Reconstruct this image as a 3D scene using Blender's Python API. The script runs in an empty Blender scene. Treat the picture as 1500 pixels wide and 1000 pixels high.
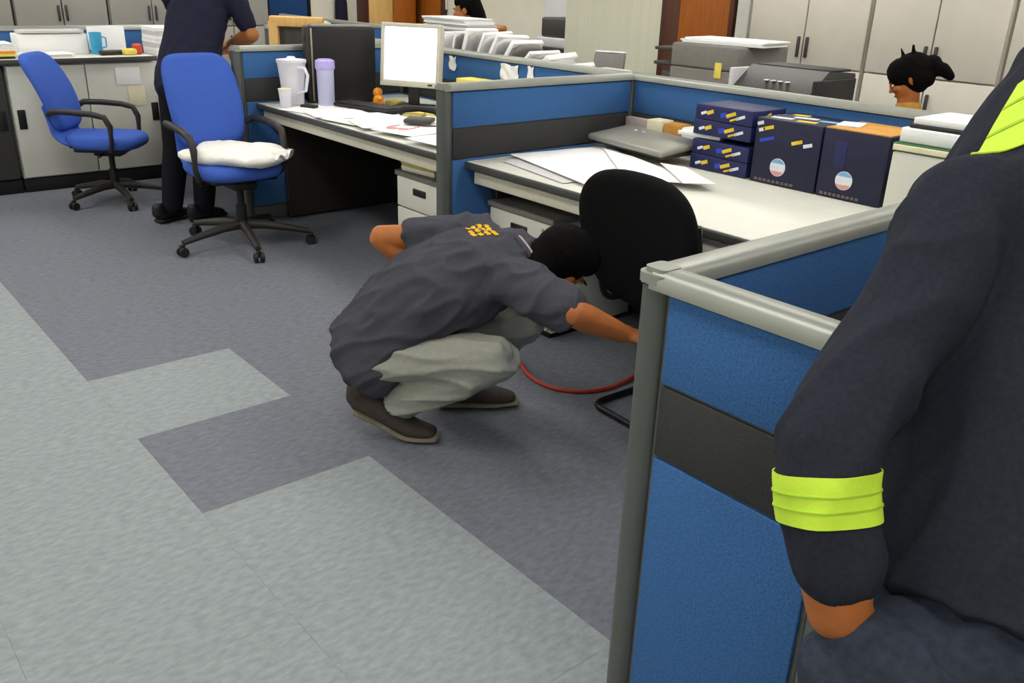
import bpy, bmesh, math, random
from mathutils import Vector, Matrix, noise
from mathutils.bvhtree import BVHTree
random.seed(7)
V = Vector
scene = bpy.context.scene
col = scene.collection

# ------------------------------------------------------------------ camera
CAM_H, CAM_F, CAM_YAW, CAM_PITCH, CAM_ROLL = 1.5, 1289.1, -0.8638941, 0.3916838, 0.0329165
cam = bpy.data.objects.new('camera', bpy.data.cameras.new('camera'))
col.objects.link(cam); scene.camera = cam
cam.data.sensor_width = 36.0; cam.data.lens = CAM_F / 1500 * 36.0
cam.data.clip_start = 0.02
_fw = V((math.sin(CAM_YAW)*math.cos(CAM_PITCH), math.cos(CAM_YAW)*math.cos(CAM_PITCH), -math.sin(CAM_PITCH)))
_rt = V((math.cos(CAM_YAW), -math.sin(CAM_YAW), 0)); _up = _rt.cross(_fw)
_r = _rt*math.cos(CAM_ROLL) + _up*math.sin(CAM_ROLL); _u = _up*math.cos(CAM_ROLL) - _rt*math.sin(CAM_ROLL)
cam.matrix_world = Matrix(((_r.x,_u.x,-_fw.x,0),(_r.y,_u.y,-_fw.y,0),(_r.z,_u.z,-_fw.z,CAM_H),(0,0,0,1)))

# ------------------------------------------------------------------ world, exposure
w = bpy.data.worlds.new('world'); scene.world = w; w.use_nodes = True
w.node_tree.nodes['Background'].inputs[0].default_value = (.8,.85,.9,1)
w.node_tree.nodes['Background'].inputs[1].default_value = 0.0
scene.view_settings.view_transform = 'Standard'; scene.view_settings.look = 'None'
scene.view_settings.gamma = 1.0; scene.view_settings.use_curve_mapping = False
scene.view_settings.exposure = 0.35
LAMP_POWER = 9.0          # emission of the ceiling light diffusers
scene.cycles.use_denoising = True
scene.cycles.max_bounces = 8

# ------------------------------------------------------------------ materials
def lin(c):
    return tuple(((x/255)/12.92 if x/255 <= .04045 else ((x/255+.055)/1.055)**2.4) for x in c)
MATS = {}
def mat(name, c, rough=.6, metal=0., var=.08, scale=30., bump=0., bscale=None, stretch=(1,1,1), spec=.4, emit=0., alpha=None, trans=0.):
    if name in MATS: return MATS[name]
    m = bpy.data.materials.new(name); m.use_nodes = True; MATS[name] = m
    nt = m.node_tree; N = nt.nodes; L = nt.links; b = N['Principled BSDF']
    tc = N.new('ShaderNodeTexCoord'); mp = N.new('ShaderNodeMapping'); mp.inputs['Scale'].default_value = stretch
    L.new(tc.outputs['Object'], mp.inputs[0])
    nz = N.new('ShaderNodeTexNoise'); nz.inputs['Scale'].default_value = scale; nz.inputs['Detail'].default_value = 4
    L.new(mp.outputs[0], nz.inputs['Vector'])
    rp = N.new('ShaderNodeMapRange'); rp.inputs[1].default_value = .3; rp.inputs[2].default_value = .7
    rp.inputs[3].default_value = 1-var; rp.inputs[4].default_value = 1+var
    L.new(nz.outputs[0], rp.inputs[0])
    mx = N.new('ShaderNodeVectorMath'); mx.operation = 'SCALE'; mx.inputs[0].default_value = lin(c)
    L.new(rp.outputs[0], mx.inputs['Scale']); L.new(mx.outputs[0], b.inputs['Base Color'])
    b.inputs['Roughness'].default_value = rough; b.inputs['Metallic'].default_value = metal
    b.inputs['Specular IOR Level'].default_value = spec
    if bump:
        n2 = N.new('ShaderNodeTexNoise'); n2.inputs['Scale'].default_value = bscale or scale*3; n2.inputs['Detail'].default_value = 3
        L.new(mp.outputs[0], n2.inputs['Vector'])
        bp = N.new('ShaderNodeBump'); bp.inputs['Strength'].default_value = bump; bp.inputs['Distance'].default_value = .004
        L.new(n2.outputs[0], bp.inputs['Height']); L.new(bp.outputs[0], b.inputs['Normal'])
    if emit:
        b.inputs['Emission Strength'].default_value = emit; b.inputs['Emission Color'].default_value = lin(c)+(1,)
    if trans: b.inputs['Transmission Weight'].default_value = trans; b.inputs['IOR'].default_value = 1.2
    if alpha is not None: b.inputs['Alpha'].default_value = alpha
    return m
mat('carpet_dark', (112,115,124), .95, var=.16, scale=60, bump=.7, bscale=260, stretch=(1,.45,1), spec=.1)
mat('carpet_light', (142,149,152), .95, var=.14, scale=60, bump=.7, bscale=260, stretch=(1,.45,1), spec=.1)
mat('carpet_joint', (100,104,112), .95, var=.1)
mat('wall_cream', (234,230,213), .8, var=.03, scale=6, bump=.1, bscale=90)
mat('wall_stripe', (230,229,208), .8, var=.06, scale=50, stretch=(3,3,.02))
mat('ceiling_white', (232,232,228), .9, var=.03, scale=20)
mat('fabric_blue', (62,104,158), .95, var=.22, scale=220, bump=.4, bscale=500, spec=.15)
mat('fabric_grey', (62,62,63), .95, var=.15, scale=220, bump=.4, bscale=500, spec=.15)
mat('post_grey', (90,93,91), .42, metal=.2, var=.05, scale=12)
mat('rail_grey_lit', (146,149,142), .38, metal=.25, var=.05, scale=14)  # lighter than the posts: light from above put into the colour
mat('gap_black', (14,14,16), .8, var=.05)
mat('desk_top', (214,214,204), .45, var=.03, scale=8)
mat('desk_edge', (66,66,65), .5, var=.05)
mat('desk_apron', (205,202,184), .5, var=.04)
mat('steel_white', (208,208,198), .5, var=.04, scale=6)
mat('cab_cream', (218,213,201), .55, var=.04, scale=5)
mat('cab_grey', (168,164,156), .55, var=.05, scale=5)
mat('black_plastic', (24,23,24), .5, var=.15, scale=20)
mat('dark_plastic', (46,42,40), .5, var=.15, scale=20)
mat('chair_blue', (66,98,188), .9, var=.12, scale=160, bump=.4, bscale=420, spec=.15)
mat('chair_black', (15,15,16), .9, var=.2, scale=160, bump=.4, bscale=420, spec=.12)
mat('paper', (240,240,240), .8, var=.02, scale=6)
mat('paper_grey', (200,198,200), .8, var=.05, scale=10)
mat('paper_cream', (226,220,190), .8, var=.05, scale=10)
mat('wood_orange', (172,96,24), .5, var=.18, scale=8, stretch=(8,8,.6))
mat('wood_pale', (226,182,112), .55, var=.1, scale=8, stretch=(4,4,.6))
mat('brown_trim', (84,46,34), .5, var=.12, scale=10, stretch=(5,5,.5))
mat('shirt_slate', (68,68,76), .92, var=.08, scale=90, bump=.25, bscale=300, spec=.12)
mat('shirt_navy', (42,45,55), .92, var=.16, scale=130, bump=.35, bscale=420, spec=.12)
mat('shirt_dark', (38,38,56), .92, var=.12, scale=90, bump=.25, bscale=300, spec=.12)
mat('trouser_stone', (150,151,143), .9, var=.06, scale=60, bump=.25, bscale=260, spec=.12)
mat('trouser_navy', (54,60,74), .9, var=.2, scale=70, bump=.35, bscale=300, spec=.12)
mat('trouser_black', (20,20,26), .9, var=.12, scale=60, spec=.12)
mat('skin', (176,112,62), .55, var=.06, scale=30, bump=.1, bscale=200)
mat('skin_dark', (168,98,46), .55, var=.08, scale=30, bump=.1, bscale=200)
mat('hair', (12,10,10), .85, var=.3, scale=120, bump=.6, bscale=240, stretch=(1,1,.25), spec=.08)
mat('shoe_brown', (62,54,50), .7, var=.15, scale=40, bump=.2)
mat('sole', (118,110,94), .8, var=.1, scale=40)
mat('hi_vis', (204,240,66), .6, var=.03, scale=60, bump=.15, bscale=300)
mat('hi_vis_seam', (168,205,52), .7)
mat('print_yellow', (222,178,32), .7, var=.08)
mat('box_navy', (30,34,84), .5, var=.2, scale=14)
mat('box_navy_dark', (22,24,56), .5, var=.2, scale=14)
mat('cardboard', (196,142,66), .85, var=.08, scale=20)
mat('print_gold', (228,196,48), .6); mat('print_white', (222,226,235), .6); mat('print_blue', (44,66,190), .6)
mat('print_brown', (112,96,90), .7); mat('print_sky', (120,175,215), .6); mat('print_rose', (214,150,150), .6)
mat('grey_device', (120,116,112), .55, var=.06); mat('grey_dark_device', (62,61,60), .5, var=.08)
mat('silver', (160,150,140), .35, metal=.6)
mat('screen_white', (250,250,250), .4, var=0., emit=.9)
mat('bezel', (196,192,178), .5, var=.03)
mat('lilac_plastic', (208,210,244), .3, var=.04, trans=.15); mat('lilac_cap', (190,176,240), .4)
mat('clear_plastic', (240,240,250), .3, var=.02, trans=.12)
mat('bag_white', (238,236,230), .55, var=.04, scale=14, bump=.2, bscale=30)
mat('toy_orange', (232,150,40), .5); mat('note_yellow', (226,206,92), .7); mat('red_plastic', (204,72,50), .5)
mat('sky_blue', (62,165,214), .5); mat('green_book', (44,92,48), .6); mat('pink_book', (176,158,158), .6)
mat('laptop_grey', (150,148,140), .4, metal=.2, var=.05); mat('folder_grey', (168,164,164), .6, var=.08)
mat('cable_red', (176,58,48), .5); mat('steel_tube', (40,40,42), .35, metal=.5)
mat('eye_white', (220,214,205), .3); mat('eye_dark', (30,18,12), .2); mat('lip', (150,80,66), .5)
mat('blue_dark_fabric', (34,74,128), .95, var=.12, scale=120)
mat('blouse_red', (120,58,60), .9, var=.15, scale=40); mat('blouse_blue', (70,84,160), .9, var=.15, scale=40)
mat('blouse_tan', (190,140,70), .9, var=.12, scale=40)
mat('lamp_white', (255,252,244), .5, var=0., emit=LAMP_POWER)
mat('leaf_green', (40,130,70), .6)

# ------------------------------------------------------------------ mesh helpers
class G:
    """collects shapes in one bmesh and links them as one mesh object"""
    def __init__(s): s.bm = bmesh.new()
    def _add(s, tmp, M=None):
        if M is not None: bmesh.ops.transform(tmp, matrix=M, verts=tmp.verts)
        me = bpy.data.meshes.new('t'); tmp.to_mesh(me); tmp.free(); s.bm.from_mesh(me); bpy.data.meshes.remove(me); return s
    def box(s, c, size, bev=.0, rz=0., M=None, seg=2):
        t = bmesh.new(); bmesh.ops.create_cube(t, size=1)
        bmesh.ops.scale(t, vec=size, verts=t.verts)
        if bev: bmesh.ops.bevel(t, geom=list(t.edges), offset=min(bev, min(size)*.49), segments=seg, affect='EDGES', profile=.5)
        X = Matrix.Translation(c) @ Matrix.Rotation(rz, 4, 'Z')
        return s._add(t, (M @ X) if M is not None else X)
    def tube(s, pts, r, n=10, closed=False, rads=None):
        t = bmesh.new(); pts = [V(p) for p in pts]; rings = []
        k = len(pts); prev = None
        for i, p in enumerate(pts):
            a = pts[(i-1) % k] if (i or closed) else p; b = pts[(i+1) % k] if (i < k-1 or closed) else p
            d = (b-a).normalized()
            if prev is None: nrm = d.orthogonal().normalized()
            else: nrm = (prev - d*prev.dot(d)).normalized()
            prev = nrm; bn = d.cross(nrm); rr = rads[i] if rads else r
            rings.append([t.verts.new(p + (nrm*math.cos(2*math.pi*j/n) + bn*math.sin(2*math.pi*j/n))*rr) for j in range(n)])
        for i in range(k if closed else k-1):
            A, B = rings[i], rings[(i+1) % k]
            for j in range(n): t.faces.new((A[j], A[(j+1) % n], B[(j+1) % n], B[j]))
        if not closed: t.faces.new(rings[0][::-1]); t.faces.new(rings[-1])
        bmesh.ops.recalc_face_normals(t, faces=t.faces)
        return s._add(t)
    def lathe(s, prof, c=(0,0,0), n=20, M=None):
        t = bmesh.new(); rings = [[t.verts.new((r*math.cos(2*math.pi*j/n), r*math.sin(2*math.pi*j/n), z)) for j in range(n)] for r, z in prof]
        for A, B in zip(rings, rings[1:]):
            for j in range(n): t.faces.new((A[j], A[(j+1) % n], B[(j+1) % n], B[j]))
        t.faces.new(rings[0][::-1]); t.faces.new(rings[-1])
        X = Matrix.Translation(c)
        return s._add(t, (M @ X) if M is not None else X)
    def prism(s, outline, h, bev=0., M=None):
        """outline in xy, extruded h in z"""
        t = bmesh.new(); vs = [t.verts.new((x, y, 0)) for x, y in outline]; f = t.faces.new(vs)
        e = bmesh.ops.extrude_face_region(t, geom=[f]); bmesh.ops.translate(t, vec=(0,0,h), verts=[v for v in e['geom'] if isinstance(v, bmesh.types.BMVert)])
        bmesh.ops.recalc_face_normals(t, faces=t.faces)
        if bev: bmesh.ops.bevel(t, geom=[ed for ed in t.edges if abs(ed.verts[0].co.z-ed.verts[1].co.z) < 1e-6], offset=bev, segments=2, affect='EDGES')
        return s._add(t, M)
    def ball(s, c, r, M=None, n=14):
        t = bmesh.new(); bmesh.ops.create_uvsphere(t, u_segments=n, v_segments=max(6, n*2//3), radius=1)
        r = (r,)*3 if isinstance(r, (int, float)) else r
        bmesh.ops.scale(t, vec=r, verts=t.verts)
        X = Matrix.Translation(c); return s._add(t, (M @ X) if M is not None else X)
    def loft(s, pts, rad, lat=(1,0,0), n=16, sub=4):
        """closed elliptical tube: rad = (lateral, depth) per point, rounded ends, Catmull-Rom smoothed"""
        pts = [V(p) for p in pts]; rad = [(r, r) if isinstance(r, (int, float)) else r for r in rad]
        P, R = [], []
        for i in range(len(pts)-1):
            p0 = pts[max(i-1,0)]; p1 = pts[i]; p2 = pts[i+1]; p3 = pts[min(i+2,len(pts)-1)]
            for j in range(sub):
                u = j/sub; u2 = u*u; u3 = u2*u
                P.append(.5*((2*p1)+(p2-p0)*u+(2*p0-5*p1+4*p2-p3)*u2+(3*p1-p0-3*p2+p3)*u3))
                R.append(tuple(rad[i][q]*(1-u)+rad[i+1][q]*u for q in (0,1)))
        P.append(pts[-1]); R.append(rad[-1])
        d0 = (P[1]-P[0]).normalized(); d1 = (P[-1]-P[-2]).normalized()
        def cap(p, d, r):
            out = []
            for a in (.35, .7, .93): out.append((p+d*min(r)*a*.8, tuple(x*math.sqrt(1-a*a) for x in r)))
            return out
        c0 = cap(P[0], -d0, R[0])[::-1]; c1 = cap(P[-1], d1, R[-1])
        P = [c[0] for c in c0]+P+[c[0] for c in c1]; R = [c[1] for c in c0]+R+[c[1] for c in c1]
        t = bmesh.new(); rings = []; lat = V(lat)
        for i, p in enumerate(P):
            d = (P[min(i+1,len(P)-1)]-P[max(i-1,0)]).normalized()
            x = lat - d*lat.dot(d)
            if x.length < .1: x = d.orthogonal()
            x.normalize(); y = d.cross(x)
            rings.append([t.verts.new(p + x*math.cos(2*math.pi*j/n)*R[i][0] + y*math.sin(2*math.pi*j/n)*R[i][1]) for j in range(n)])
        for A, B in zip(rings, rings[1:]):
            for j in range(n): t.faces.new((A[j], A[(j+1) % n], B[(j+1) % n], B[j]))
        t.faces.new(rings[0][::-1]); t.faces.new(rings[-1])
        bmesh.ops.recalc_face_normals(t, faces=t.faces)
        return s._add(t)
    def sheet(s, fn, nu, nv, thick=.0015):
        """thin solid sheet from fn(u,v)"""
        t = bmesh.new(); g = [[t.verts.new(fn(i/nu, j/nv)) for j in range(nv+1)] for i in range(nu+1)]
        for i in range(nu):
            for j in range(nv): t.faces.new((g[i][j], g[i+1][j], g[i+1][j+1], g[i][j+1]))
        bmesh.ops.recalc_face_normals(t, faces=t.faces)
        bmesh.ops.solidify(t, geom=list(t.faces), thickness=thick)
        return s._add(t)
    def mesh(s, name, m, smooth=False):
        me = bpy.data.meshes.new(name); s.bm.to_mesh(me); s.bm.free()
        me.materials.append(MATS[m])
        if smooth:
            me.polygons.foreach_set('use_smooth', [True]*len(me.polygons))
            try: me.set_sharp_from_angle(angle=math.radians(smooth if smooth is not True else 50))
            except Exception: pass
        return me
    def obj(s, name, m, parent=None, smooth=True):
        o = bpy.data.objects.new(name, s.mesh(name, m, smooth)); col.objects.link(o); o.parent = parent
        return o
def tag(o, label, cat, group=None):
    o['label'] = label; o['category'] = cat
    if group: o['group'] = group
    return o
def struct(o): o['kind'] = 'structure'; return o
def thing(name, label, cat, loc=(0,0,0), rz=0., group=None):
    o = bpy.data.objects.new(name, None); col.objects.link(o); o.location = loc; o.rotation_euler = (0,0,rz); o.empty_display_size = .1
    return tag(o, label, cat, group)
def B(c, s, bev=0.): return G().box(c, s, bev)
def copy_tree(o, parent=None):
    c = o.copy(); col.objects.link(c); c.parent = parent
    for ch in list(o.children): copy_tree(ch, c)
    return c

# ------------------------------------------------------------------ the room
X0, X1, Y0, Y1, ZC = -10.4, 3.2, -3.2, 7.0, 2.7
floor = struct(B(((X0+X1)/2, (Y0+Y1)/2, -.03), (X1-X0, Y1-Y0, .05)).obj('floor', 'carpet_dark'))
TS, TX, TY = .571, -2.27, .752
tile_me = {}
for k in ('carpet_dark', 'carpet_light'):
    tile_me[k] = G().box((0,0,-.0035), (TS-.0004, TS-.0004, .007), .0004, seg=1).mesh('carpet_tile', k)
for i in range(-12, 6):
    for j in range(-5, 7):
        x0, y0 = TX+i*TS, TY+j*TS
        if x0 > .9 or y0 > 3.9: continue
        light = (j < 0) or (j == 0 and i >= 0) or (i == -2 and j == 0)
        t = bpy.data.objects.new('carpet_tile', tile_me['carpet_light' if light else 'carpet_dark']); col.objects.link(t)
        t.parent = floor; t.location = (x0+TS/2, y0+TS/2, 0)
struct(B(((X0+X1)/2, (Y0+Y1)/2, ZC+.05), (X1-X0, Y1-Y0, .1)).obj('ceiling', 'ceiling_white'))
struct(B(((X0+X1)/2, Y1+.05, ZC/2), (X1-X0+.2, .1, ZC)).obj('wall_back', 'wall_cream'))
struct(B((X0-.05, (Y0+Y1)/2, ZC/2), (.1, Y1-Y0, ZC)).obj('wall_left', 'wall_cream'))
struct(B((X1+.05, (Y0+Y1)/2, ZC/2), (.1, Y1-Y0, ZC)).obj('wall_right', 'wall_cream'))
struct(B(((X0+X1)/2, Y0-.05, ZC/2), (X1-X0+.2, .1, ZC)).obj('wall_front', 'wall_cream'))
# short cross wall in front of the back wall, brown end trim
wm = struct(B((-5.03, 5.25, ZC/2), (1.02, .12, ZC)).obj('wall_middle', 'wall_stripe'))
struct(B((-4.495, 5.25, ZC/2), (.05, .15, ZC), .004).obj('trim_1', 'brown_trim'))
# doors in the back wall
def door(n, x0, x1, m):
    d = bpy.data.objects.new('door_%d' % n, None); col.objects.link(d); d.location = ((x0+x1)/2, Y1, 0); struct(d)
    wd = x1-x0
    B((0,-.03,1.03), (wd-.1,.045,2.04), .004).obj('door_leaf', m, d)
    for sx in (-1,1): B((sx*(wd/2-.025),-.035,1.05), (.05,.07,2.1), .004).obj('door_frame', 'brown_trim', d)
    B((0,-.035,2.1), (wd,.07,.05), .004).obj('door_frame', 'brown_trim', d)
    h = G().tube([(wd/2-.12,-.05,1.0),(wd/2-.12,-.1,1.0),(wd/2-.22,-.1,1.0)], .01).obj('door_handle', 'silver', d)
door(1, -6.0, -5.2, 'wood_orange'); door(2, -10.35, -9.75+.08, 'wood_orange')
struct(B((-5.11,6.97,1.35), (.13,.05,2.7), .003).obj('trim_2', 'ceiling_white'))
struct(B((-4.9,6.97,1.35), (.06,.05,2.7), .003).obj('trim_3', 'brown_trim'))
# ceiling lights
for iy, y in enumerate((-1.8,.6,3.0,5.4)):
    for x in (-8.8,-6.4,-4.0,-1.6,.8):
        t = thing('ceiling_light_offscreen', 'white recessed ceiling light panel above the office', 'ceiling light', (x,y,ZC), 0, 'ceiling light panels')
        B((0,0,-.02), (1.24,.64,.04), .004).obj('frame', 'ceiling_white', t)
        B((0,0,-.043), (1.16,.56,.01)).obj('diffuser_offscreen', 'lamp_white', t)

# ------------------------------------------------------------------ partitions
PH, PT = 1.075, .057
RZ = [0.]
def partition(label, p0, p1, post0=True, post1=True, cap0=0., cap1=0., PH=PH, group=None):
    """panel from p0 to p1 (floor xy of post centres)"""
    p0 = V((*p0,0)); p1 = V((*p1,0)); d = p1-p0; L = d.length; rz = math.atan2(d.y, d.x)
    t = thing('office_partition', label, 'partition', p0, rz, group)
    h = PT/2
    for flag, x in ((post0,0.), (post1,L)):
        if flag:
            g = G(); r = PT/2; pr = .022
            out = []
            for cx, cy, a0 in ((1,1,0),(-1,1,90),(-1,-1,180),(1,-1,270)):
                for k in range(5):
                    a = math.radians(a0+k*22.5); out.append((x+cx*(r-pr)+pr*math.cos(a), cy*(r-pr)+pr*math.sin(a)))
            g.prism(out, PH-.030).obj('post', 'post_grey', t)
            r2 = r+.0035; pr = .02; out = []
            for cx, cy, a0 in ((1,1,0),(-1,1,90),(-1,-1,180),(1,-1,270)):
                for k in range(6):
                    a = math.radians(a0+k*18); out.append((x+cx*(r2-pr)+pr*math.cos(a), cy*(r2-pr)+pr*math.sin(a)))
            G().prism(out, .034, .009, Matrix.Translation((0,0,PH-.0335))).obj('post_cap', 'rail_grey_lit', t)
    a, b = (h if post0 else 0)+.001, L-(h if post1 else 0)-.001
    mid, wd = (a+b)/2, b-a
    B((mid,0,(PH-.04)/2+.01), (wd+.004, PT-.026, PH-.06)).obj('core', 'post_grey', t)
    for nm, z0, z1, m in (('fabric_panel', .885, PH-.037, 'fabric_blue'), ('middle_band', .75, .88, 'fabric_grey'), ('fabric_panel', .1, .745, 'fabric_blue')):
        B((mid,0,(z0+z1)/2), (wd-.012, PT-.012, z1-z0), .003).obj(nm, m, t)
    B((mid,0,.05), (wd, PT-.008, .08), .003).obj('kick_plate', 'post_grey', t)
    # rounded top rail
    x0, x1 = (-h*.55 if post0 else -PT*.55), (L+h*.55 if post1 else L+PT*.55); RZ[0] += .00012
    prof = [(-h-.003,0),(-h-.003,.018),(-h+.006,.027),(-h*.5,.032),(h*.5,.032),(h-.006,.027),(h+.003,.018),(h+.003,0)]
    Mx = Matrix(((0,0,1,x0),(1,0,0,0),(0,1,0,PH-.032-RZ[0]),(0,0,0,1)))
    G().prism(prof, x1-x0, 0, Mx).obj('top_rail', 'rail_grey_lit', t)
    return t
YB = 3.46
partition('blue and grey partition end post between the two desks', (-3.17,2.275), (-3.17,YB-PT/2-.001), post1=False)
partition('blue partition behind the desk with navy boxes', (-3.17,YB), (-.885,YB))
partition('long blue partition behind the computer desk', (-5.3,YB), (-3.17-PT/2-.001,YB), post1=False)
partition('blue divider beside the white pitcher', (-5.3,2.275), (-5.3,YB-PT/2-.001), post1=False)
partition('blue partition behind the standing worker', (-7.35,YB), (-5.3-PT/2-.001,YB), post1=False)
partition('blue partition with grey rounded corner post beside the black chair', (-.885,1.075), (-.885,YB-PT/2-.001), post1=False)
partition('short blue return panel beside the worker with yellow armband', (-.885+PT/2+.001,1.075), (-.50,1.075), post0=False)
partition('blue partition running on beyond the right end of the box desk', (-.885+PT/2+.001,YB), (1.2,YB), post0=False)
partition('low partition behind the left counter', (-7.4,.2), (-7.4,2.9))
partition('blue partition in front of the far brown door', (-9.2,4.5), (-6.62,4.5))

# ------------------------------------------------------------------ desks and pedestals
def desk(label, x0, x1, y0=2.365, y1=YB-PT/2-.006, top=.74):
    t = thing('office_desk', label, 'desk', (x0,y0,0)); L = x1-x0; D = y1-y0
    B((L/2, D/2+.006, top-.014), (L, D-.012, .028), .003).obj('tabletop', 'desk_top', t)
    B((L/2, .004, top-.0165), (L, .016, .031), .006).obj('edge_band', 'desk_edge', t)
    B((L/2, .045, top-.07), (L-.06, .03, .055), .004).obj('apron', 'desk_apron', t)
    B((L/2, D-.12, .42), (L-.1, .02, .6), .002).obj('modesty_panel', 'dark_plastic', t)
    for x in (.03, L-.03):
        g = G().box((x, D/2+.05, .36), (.04, D-.2, .69), .006); g.obj('leg', 'dark_plastic', t)
    return t
desk('white topped desk with computer monitor and loose papers', -5.262, -3.207)
desk('white topped desk with navy boxes and closed laptop', -3.132, -.938)
desk('desk with white kettle behind the standing worker', -7.3, -5.338)
def pedestal(label, x, y, z=.56, wd=.42, dp=.52):
    t = thing('drawer_pedestal', label, 'cabinet', (x,y,0))
    B((wd/2, dp/2+.01, z/2), (wd, dp-.02, z-.06), .004).obj('body', 'steel_white', t)
    B((wd/2, dp/2, z-.014), (wd+.03, dp+.03, .028), .006).obj('top_board', 'grey_device', t)
    B((wd/2, dp/2, .02), (wd-.04, dp-.06, .04)).obj('plinth', 'gap_black', t)
    hh = (z-.07)/3
    for k in range(3):
        d = B((wd/2, 0, .045+hh*k+hh/2), (wd-.006, .02, hh-.008), .003).obj('drawer', 'steel_white', t)
        B((wd/2, -.011, .045+hh*k+hh*.62), (.11, .012, .035), .004).obj('handle', 'black_plastic', d)
    B((wd-.05, -.012, z-.06), (.015,.008,.015), .003).obj('lock', 'silver', t)
    return t
pedestal('white drawer pedestal with papers on top under the computer desk', -3.885, 2.5)
pedestal('white drawer pedestal with bare grey top behind the crouching worker', -3.09, 2.49)

# ------------------------------------------------------------------ office chairs
def rounded_pad(w, d, h, rr, rim=.16, nx=20, ny=20, bend=None, n=3.2):
    """soft cushion in local xy, centre at z=0; bend(x,y)->dz"""
    t = bmesh.new(); bmesh.ops.create_grid(t, x_segments=nx, y_segments=ny, size=.5)
    for v in t.verts:
        x, y = math.sin(v.co.x*math.pi), math.sin(v.co.y*math.pi)
        # squircle mapping
        m = max(abs(x), abs(y)); l = (abs(x)**n+abs(y)**n)**(1/n)
        if l > 0: x, y = x*m/l*1.0, y*m/l*1.0
        e = 1-(abs(x)**n+abs(y)**n)**(1/n)
        prof = min(1, max(0, e)/rim); z = h/2*math.sqrt(max(0, 1-(1-prof)**2))
        v.co = (x*w/2*(1+.0*z), y*d/2, z)
    f = list(t.faces); r = bmesh.ops.duplicate(t, geom=list(t.verts)+list(t.edges)+f)
    for v in [g for g in r['geom'] if isinstance(g, bmesh.types.BMVert)]: v.co.z = -v.co.z
    bmesh.ops.remove_doubles(t, verts=t.verts, dist=.0015)
    bmesh.ops.recalc_face_normals(t, faces=t.faces)
    if bend:
        for v in t.verts: v.co.z += bend(v.co.x, v.co.y)
    return t
def task_chair(label, loc, rz, s=1.0, bx=0., br=1., ba=20):
    """swivel chair facing local +x"""
    t = thing('office_chair', label, 'chair', loc, rz, 'blue swivel office chairs')
    SZ = .45*s
    g = G(); g._add(rounded_pad(.5*s, .5*s, .085*s, .1, bend=lambda x, y: -.05*max(0, x-.12)**1*1.2+.25*max(0,-x-.14)), Matrix.Translation((.03*s,0,SZ)))
    g.obj('seat', 'chair_blue', t, 179)
    g = G().box((.03*s,0,SZ-.05*s), (.36*s,.38*s,.03*s), .012); g.obj('seat_shell', 'black_plastic', t)
    # backrest: tall pad, tilted back, narrowing at the waist
    tl = math.radians(21)
    Mb = Matrix.Translation((-.245*s,0,SZ+.08*s)) @ Matrix.Rotation(-tl, 4, 'Y') @ Matrix.Translation((0,0,.26*s)) @ Matrix(((0,0,1,0),(1,0,0,0),(0,1,0,0),(0,0,0,1)))
    pad = rounded_pad(.44*s, .56*s, .075*s, .1, n=4.5, bend=lambda x, y: .35*x*x+.10*math.sin((y/s+.29)*5.5)*.35)
    for v in pad.verts: v.co.x *= 1-.06*max(0, v.co.y/(.29*s))-.05*max(0, -v.co.y/(.29*s))
    G()._add(pad, Mb).obj('backrest', 'chair_blue', t, 179)
    # lower blue part joining seat and back
    G().loft([(-.12*s,0,SZ-.005*s),(-.20*s,0,SZ+.0*s),(-.262*s,0,SZ+.055*s),(-.285*s,0,SZ+.14*s),(-.315*s,0,SZ+.24*s)], [(.20*s,.034*s),(.205*s,.036*s),(.205*s,.036*s),(.2*s,.034*s),(.19*s,.03*s)], (0,1,0), 24, 4).obj('lumbar_pad', 'chair_blue', t, 179)
    g = G().tube([(-.1*s,0,SZ-.06*s),(-.24*s,0,SZ-.05*s),(-.29*s,0,SZ+.05*s),(-.315*s,0,SZ+.22*s)], .022*s, 8); g.obj('back_bracket', 'black_plastic', t)
    for sy in (-1,1):
        y = sy*.265*s
        pts = []
        ctl = [(.13,-.045,.9),(.155,.02,1),(.16,.13,1),(.13,.195,1.02),(.05,.215,1.03),(-.1,.225,1.02),(-.22,.225,1.0),(-.26,.2,.86)]
        for i in range(len(ctl)-1):
            for u in (0,.5): pts.append(tuple(((ctl[i][q]*(1-u)+ctl[i+1][q]*u)) for q in range(3)))
        pts.append(ctl[-1])
        g = G().tube([(px*s, y*k, SZ+pz*s) for px, pz, k in pts], .019*s, 8, rads=[.016*s if i < 4 else .021*s for i in range(len(pts))]); g.obj('armrest', 'dark_plastic', t)
    G().lathe([(.03*s,.1*s),(.03*s,.24*s),(.02*s,.24*s),(.02*s,SZ-.06*s)], (bx,0,0)).obj('gas_column', 'black_plastic', t)
    G().box((bx,0,SZ-.085*s), (.2*s,.14*s,.05*s), .015).tube([(.02*s,-.08*s,SZ-.08*s),(.03*s,-.2*s,SZ-.09*s)], .008, 6).obj('mechanism', 'black_plastic', t)
    for k in range(5):
        a = math.radians(ba+72*k); c, sn = math.cos(a), math.sin(a); q = s*br
        leg = G().tube([(bx+c*r*q, sn*r*q, z*s) for r, z in ((.0,.125),(.1,.122),(.22,.1),(.32,.078))], .02, 8, rads=[.03*s,.028*s,.022*s,.017*s]).obj('base_leg', 'dark_plastic', t)
        g = G()
        for off in (-.018,.018):
            Mw = Matrix.Translation((bx+c*.325*q-sn*off, sn*.325*q+c*off, .028*s)) @ Matrix.Rotation(a, 4, 'Z') @ Matrix.Rotation(math.pi/2, 4, 'X')
            g.lathe([(.026*s,-.009),(.028*s,-.004),(.028*s,.004),(.026*s,.009)], (0,0,0), 14, Mw)
        g.box((bx+c*.325*q, sn*.325*q, .05*s), (.03*s,.022*s,.04*s), .006, a)
        g.obj('castor', 'black_plastic', leg)
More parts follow.
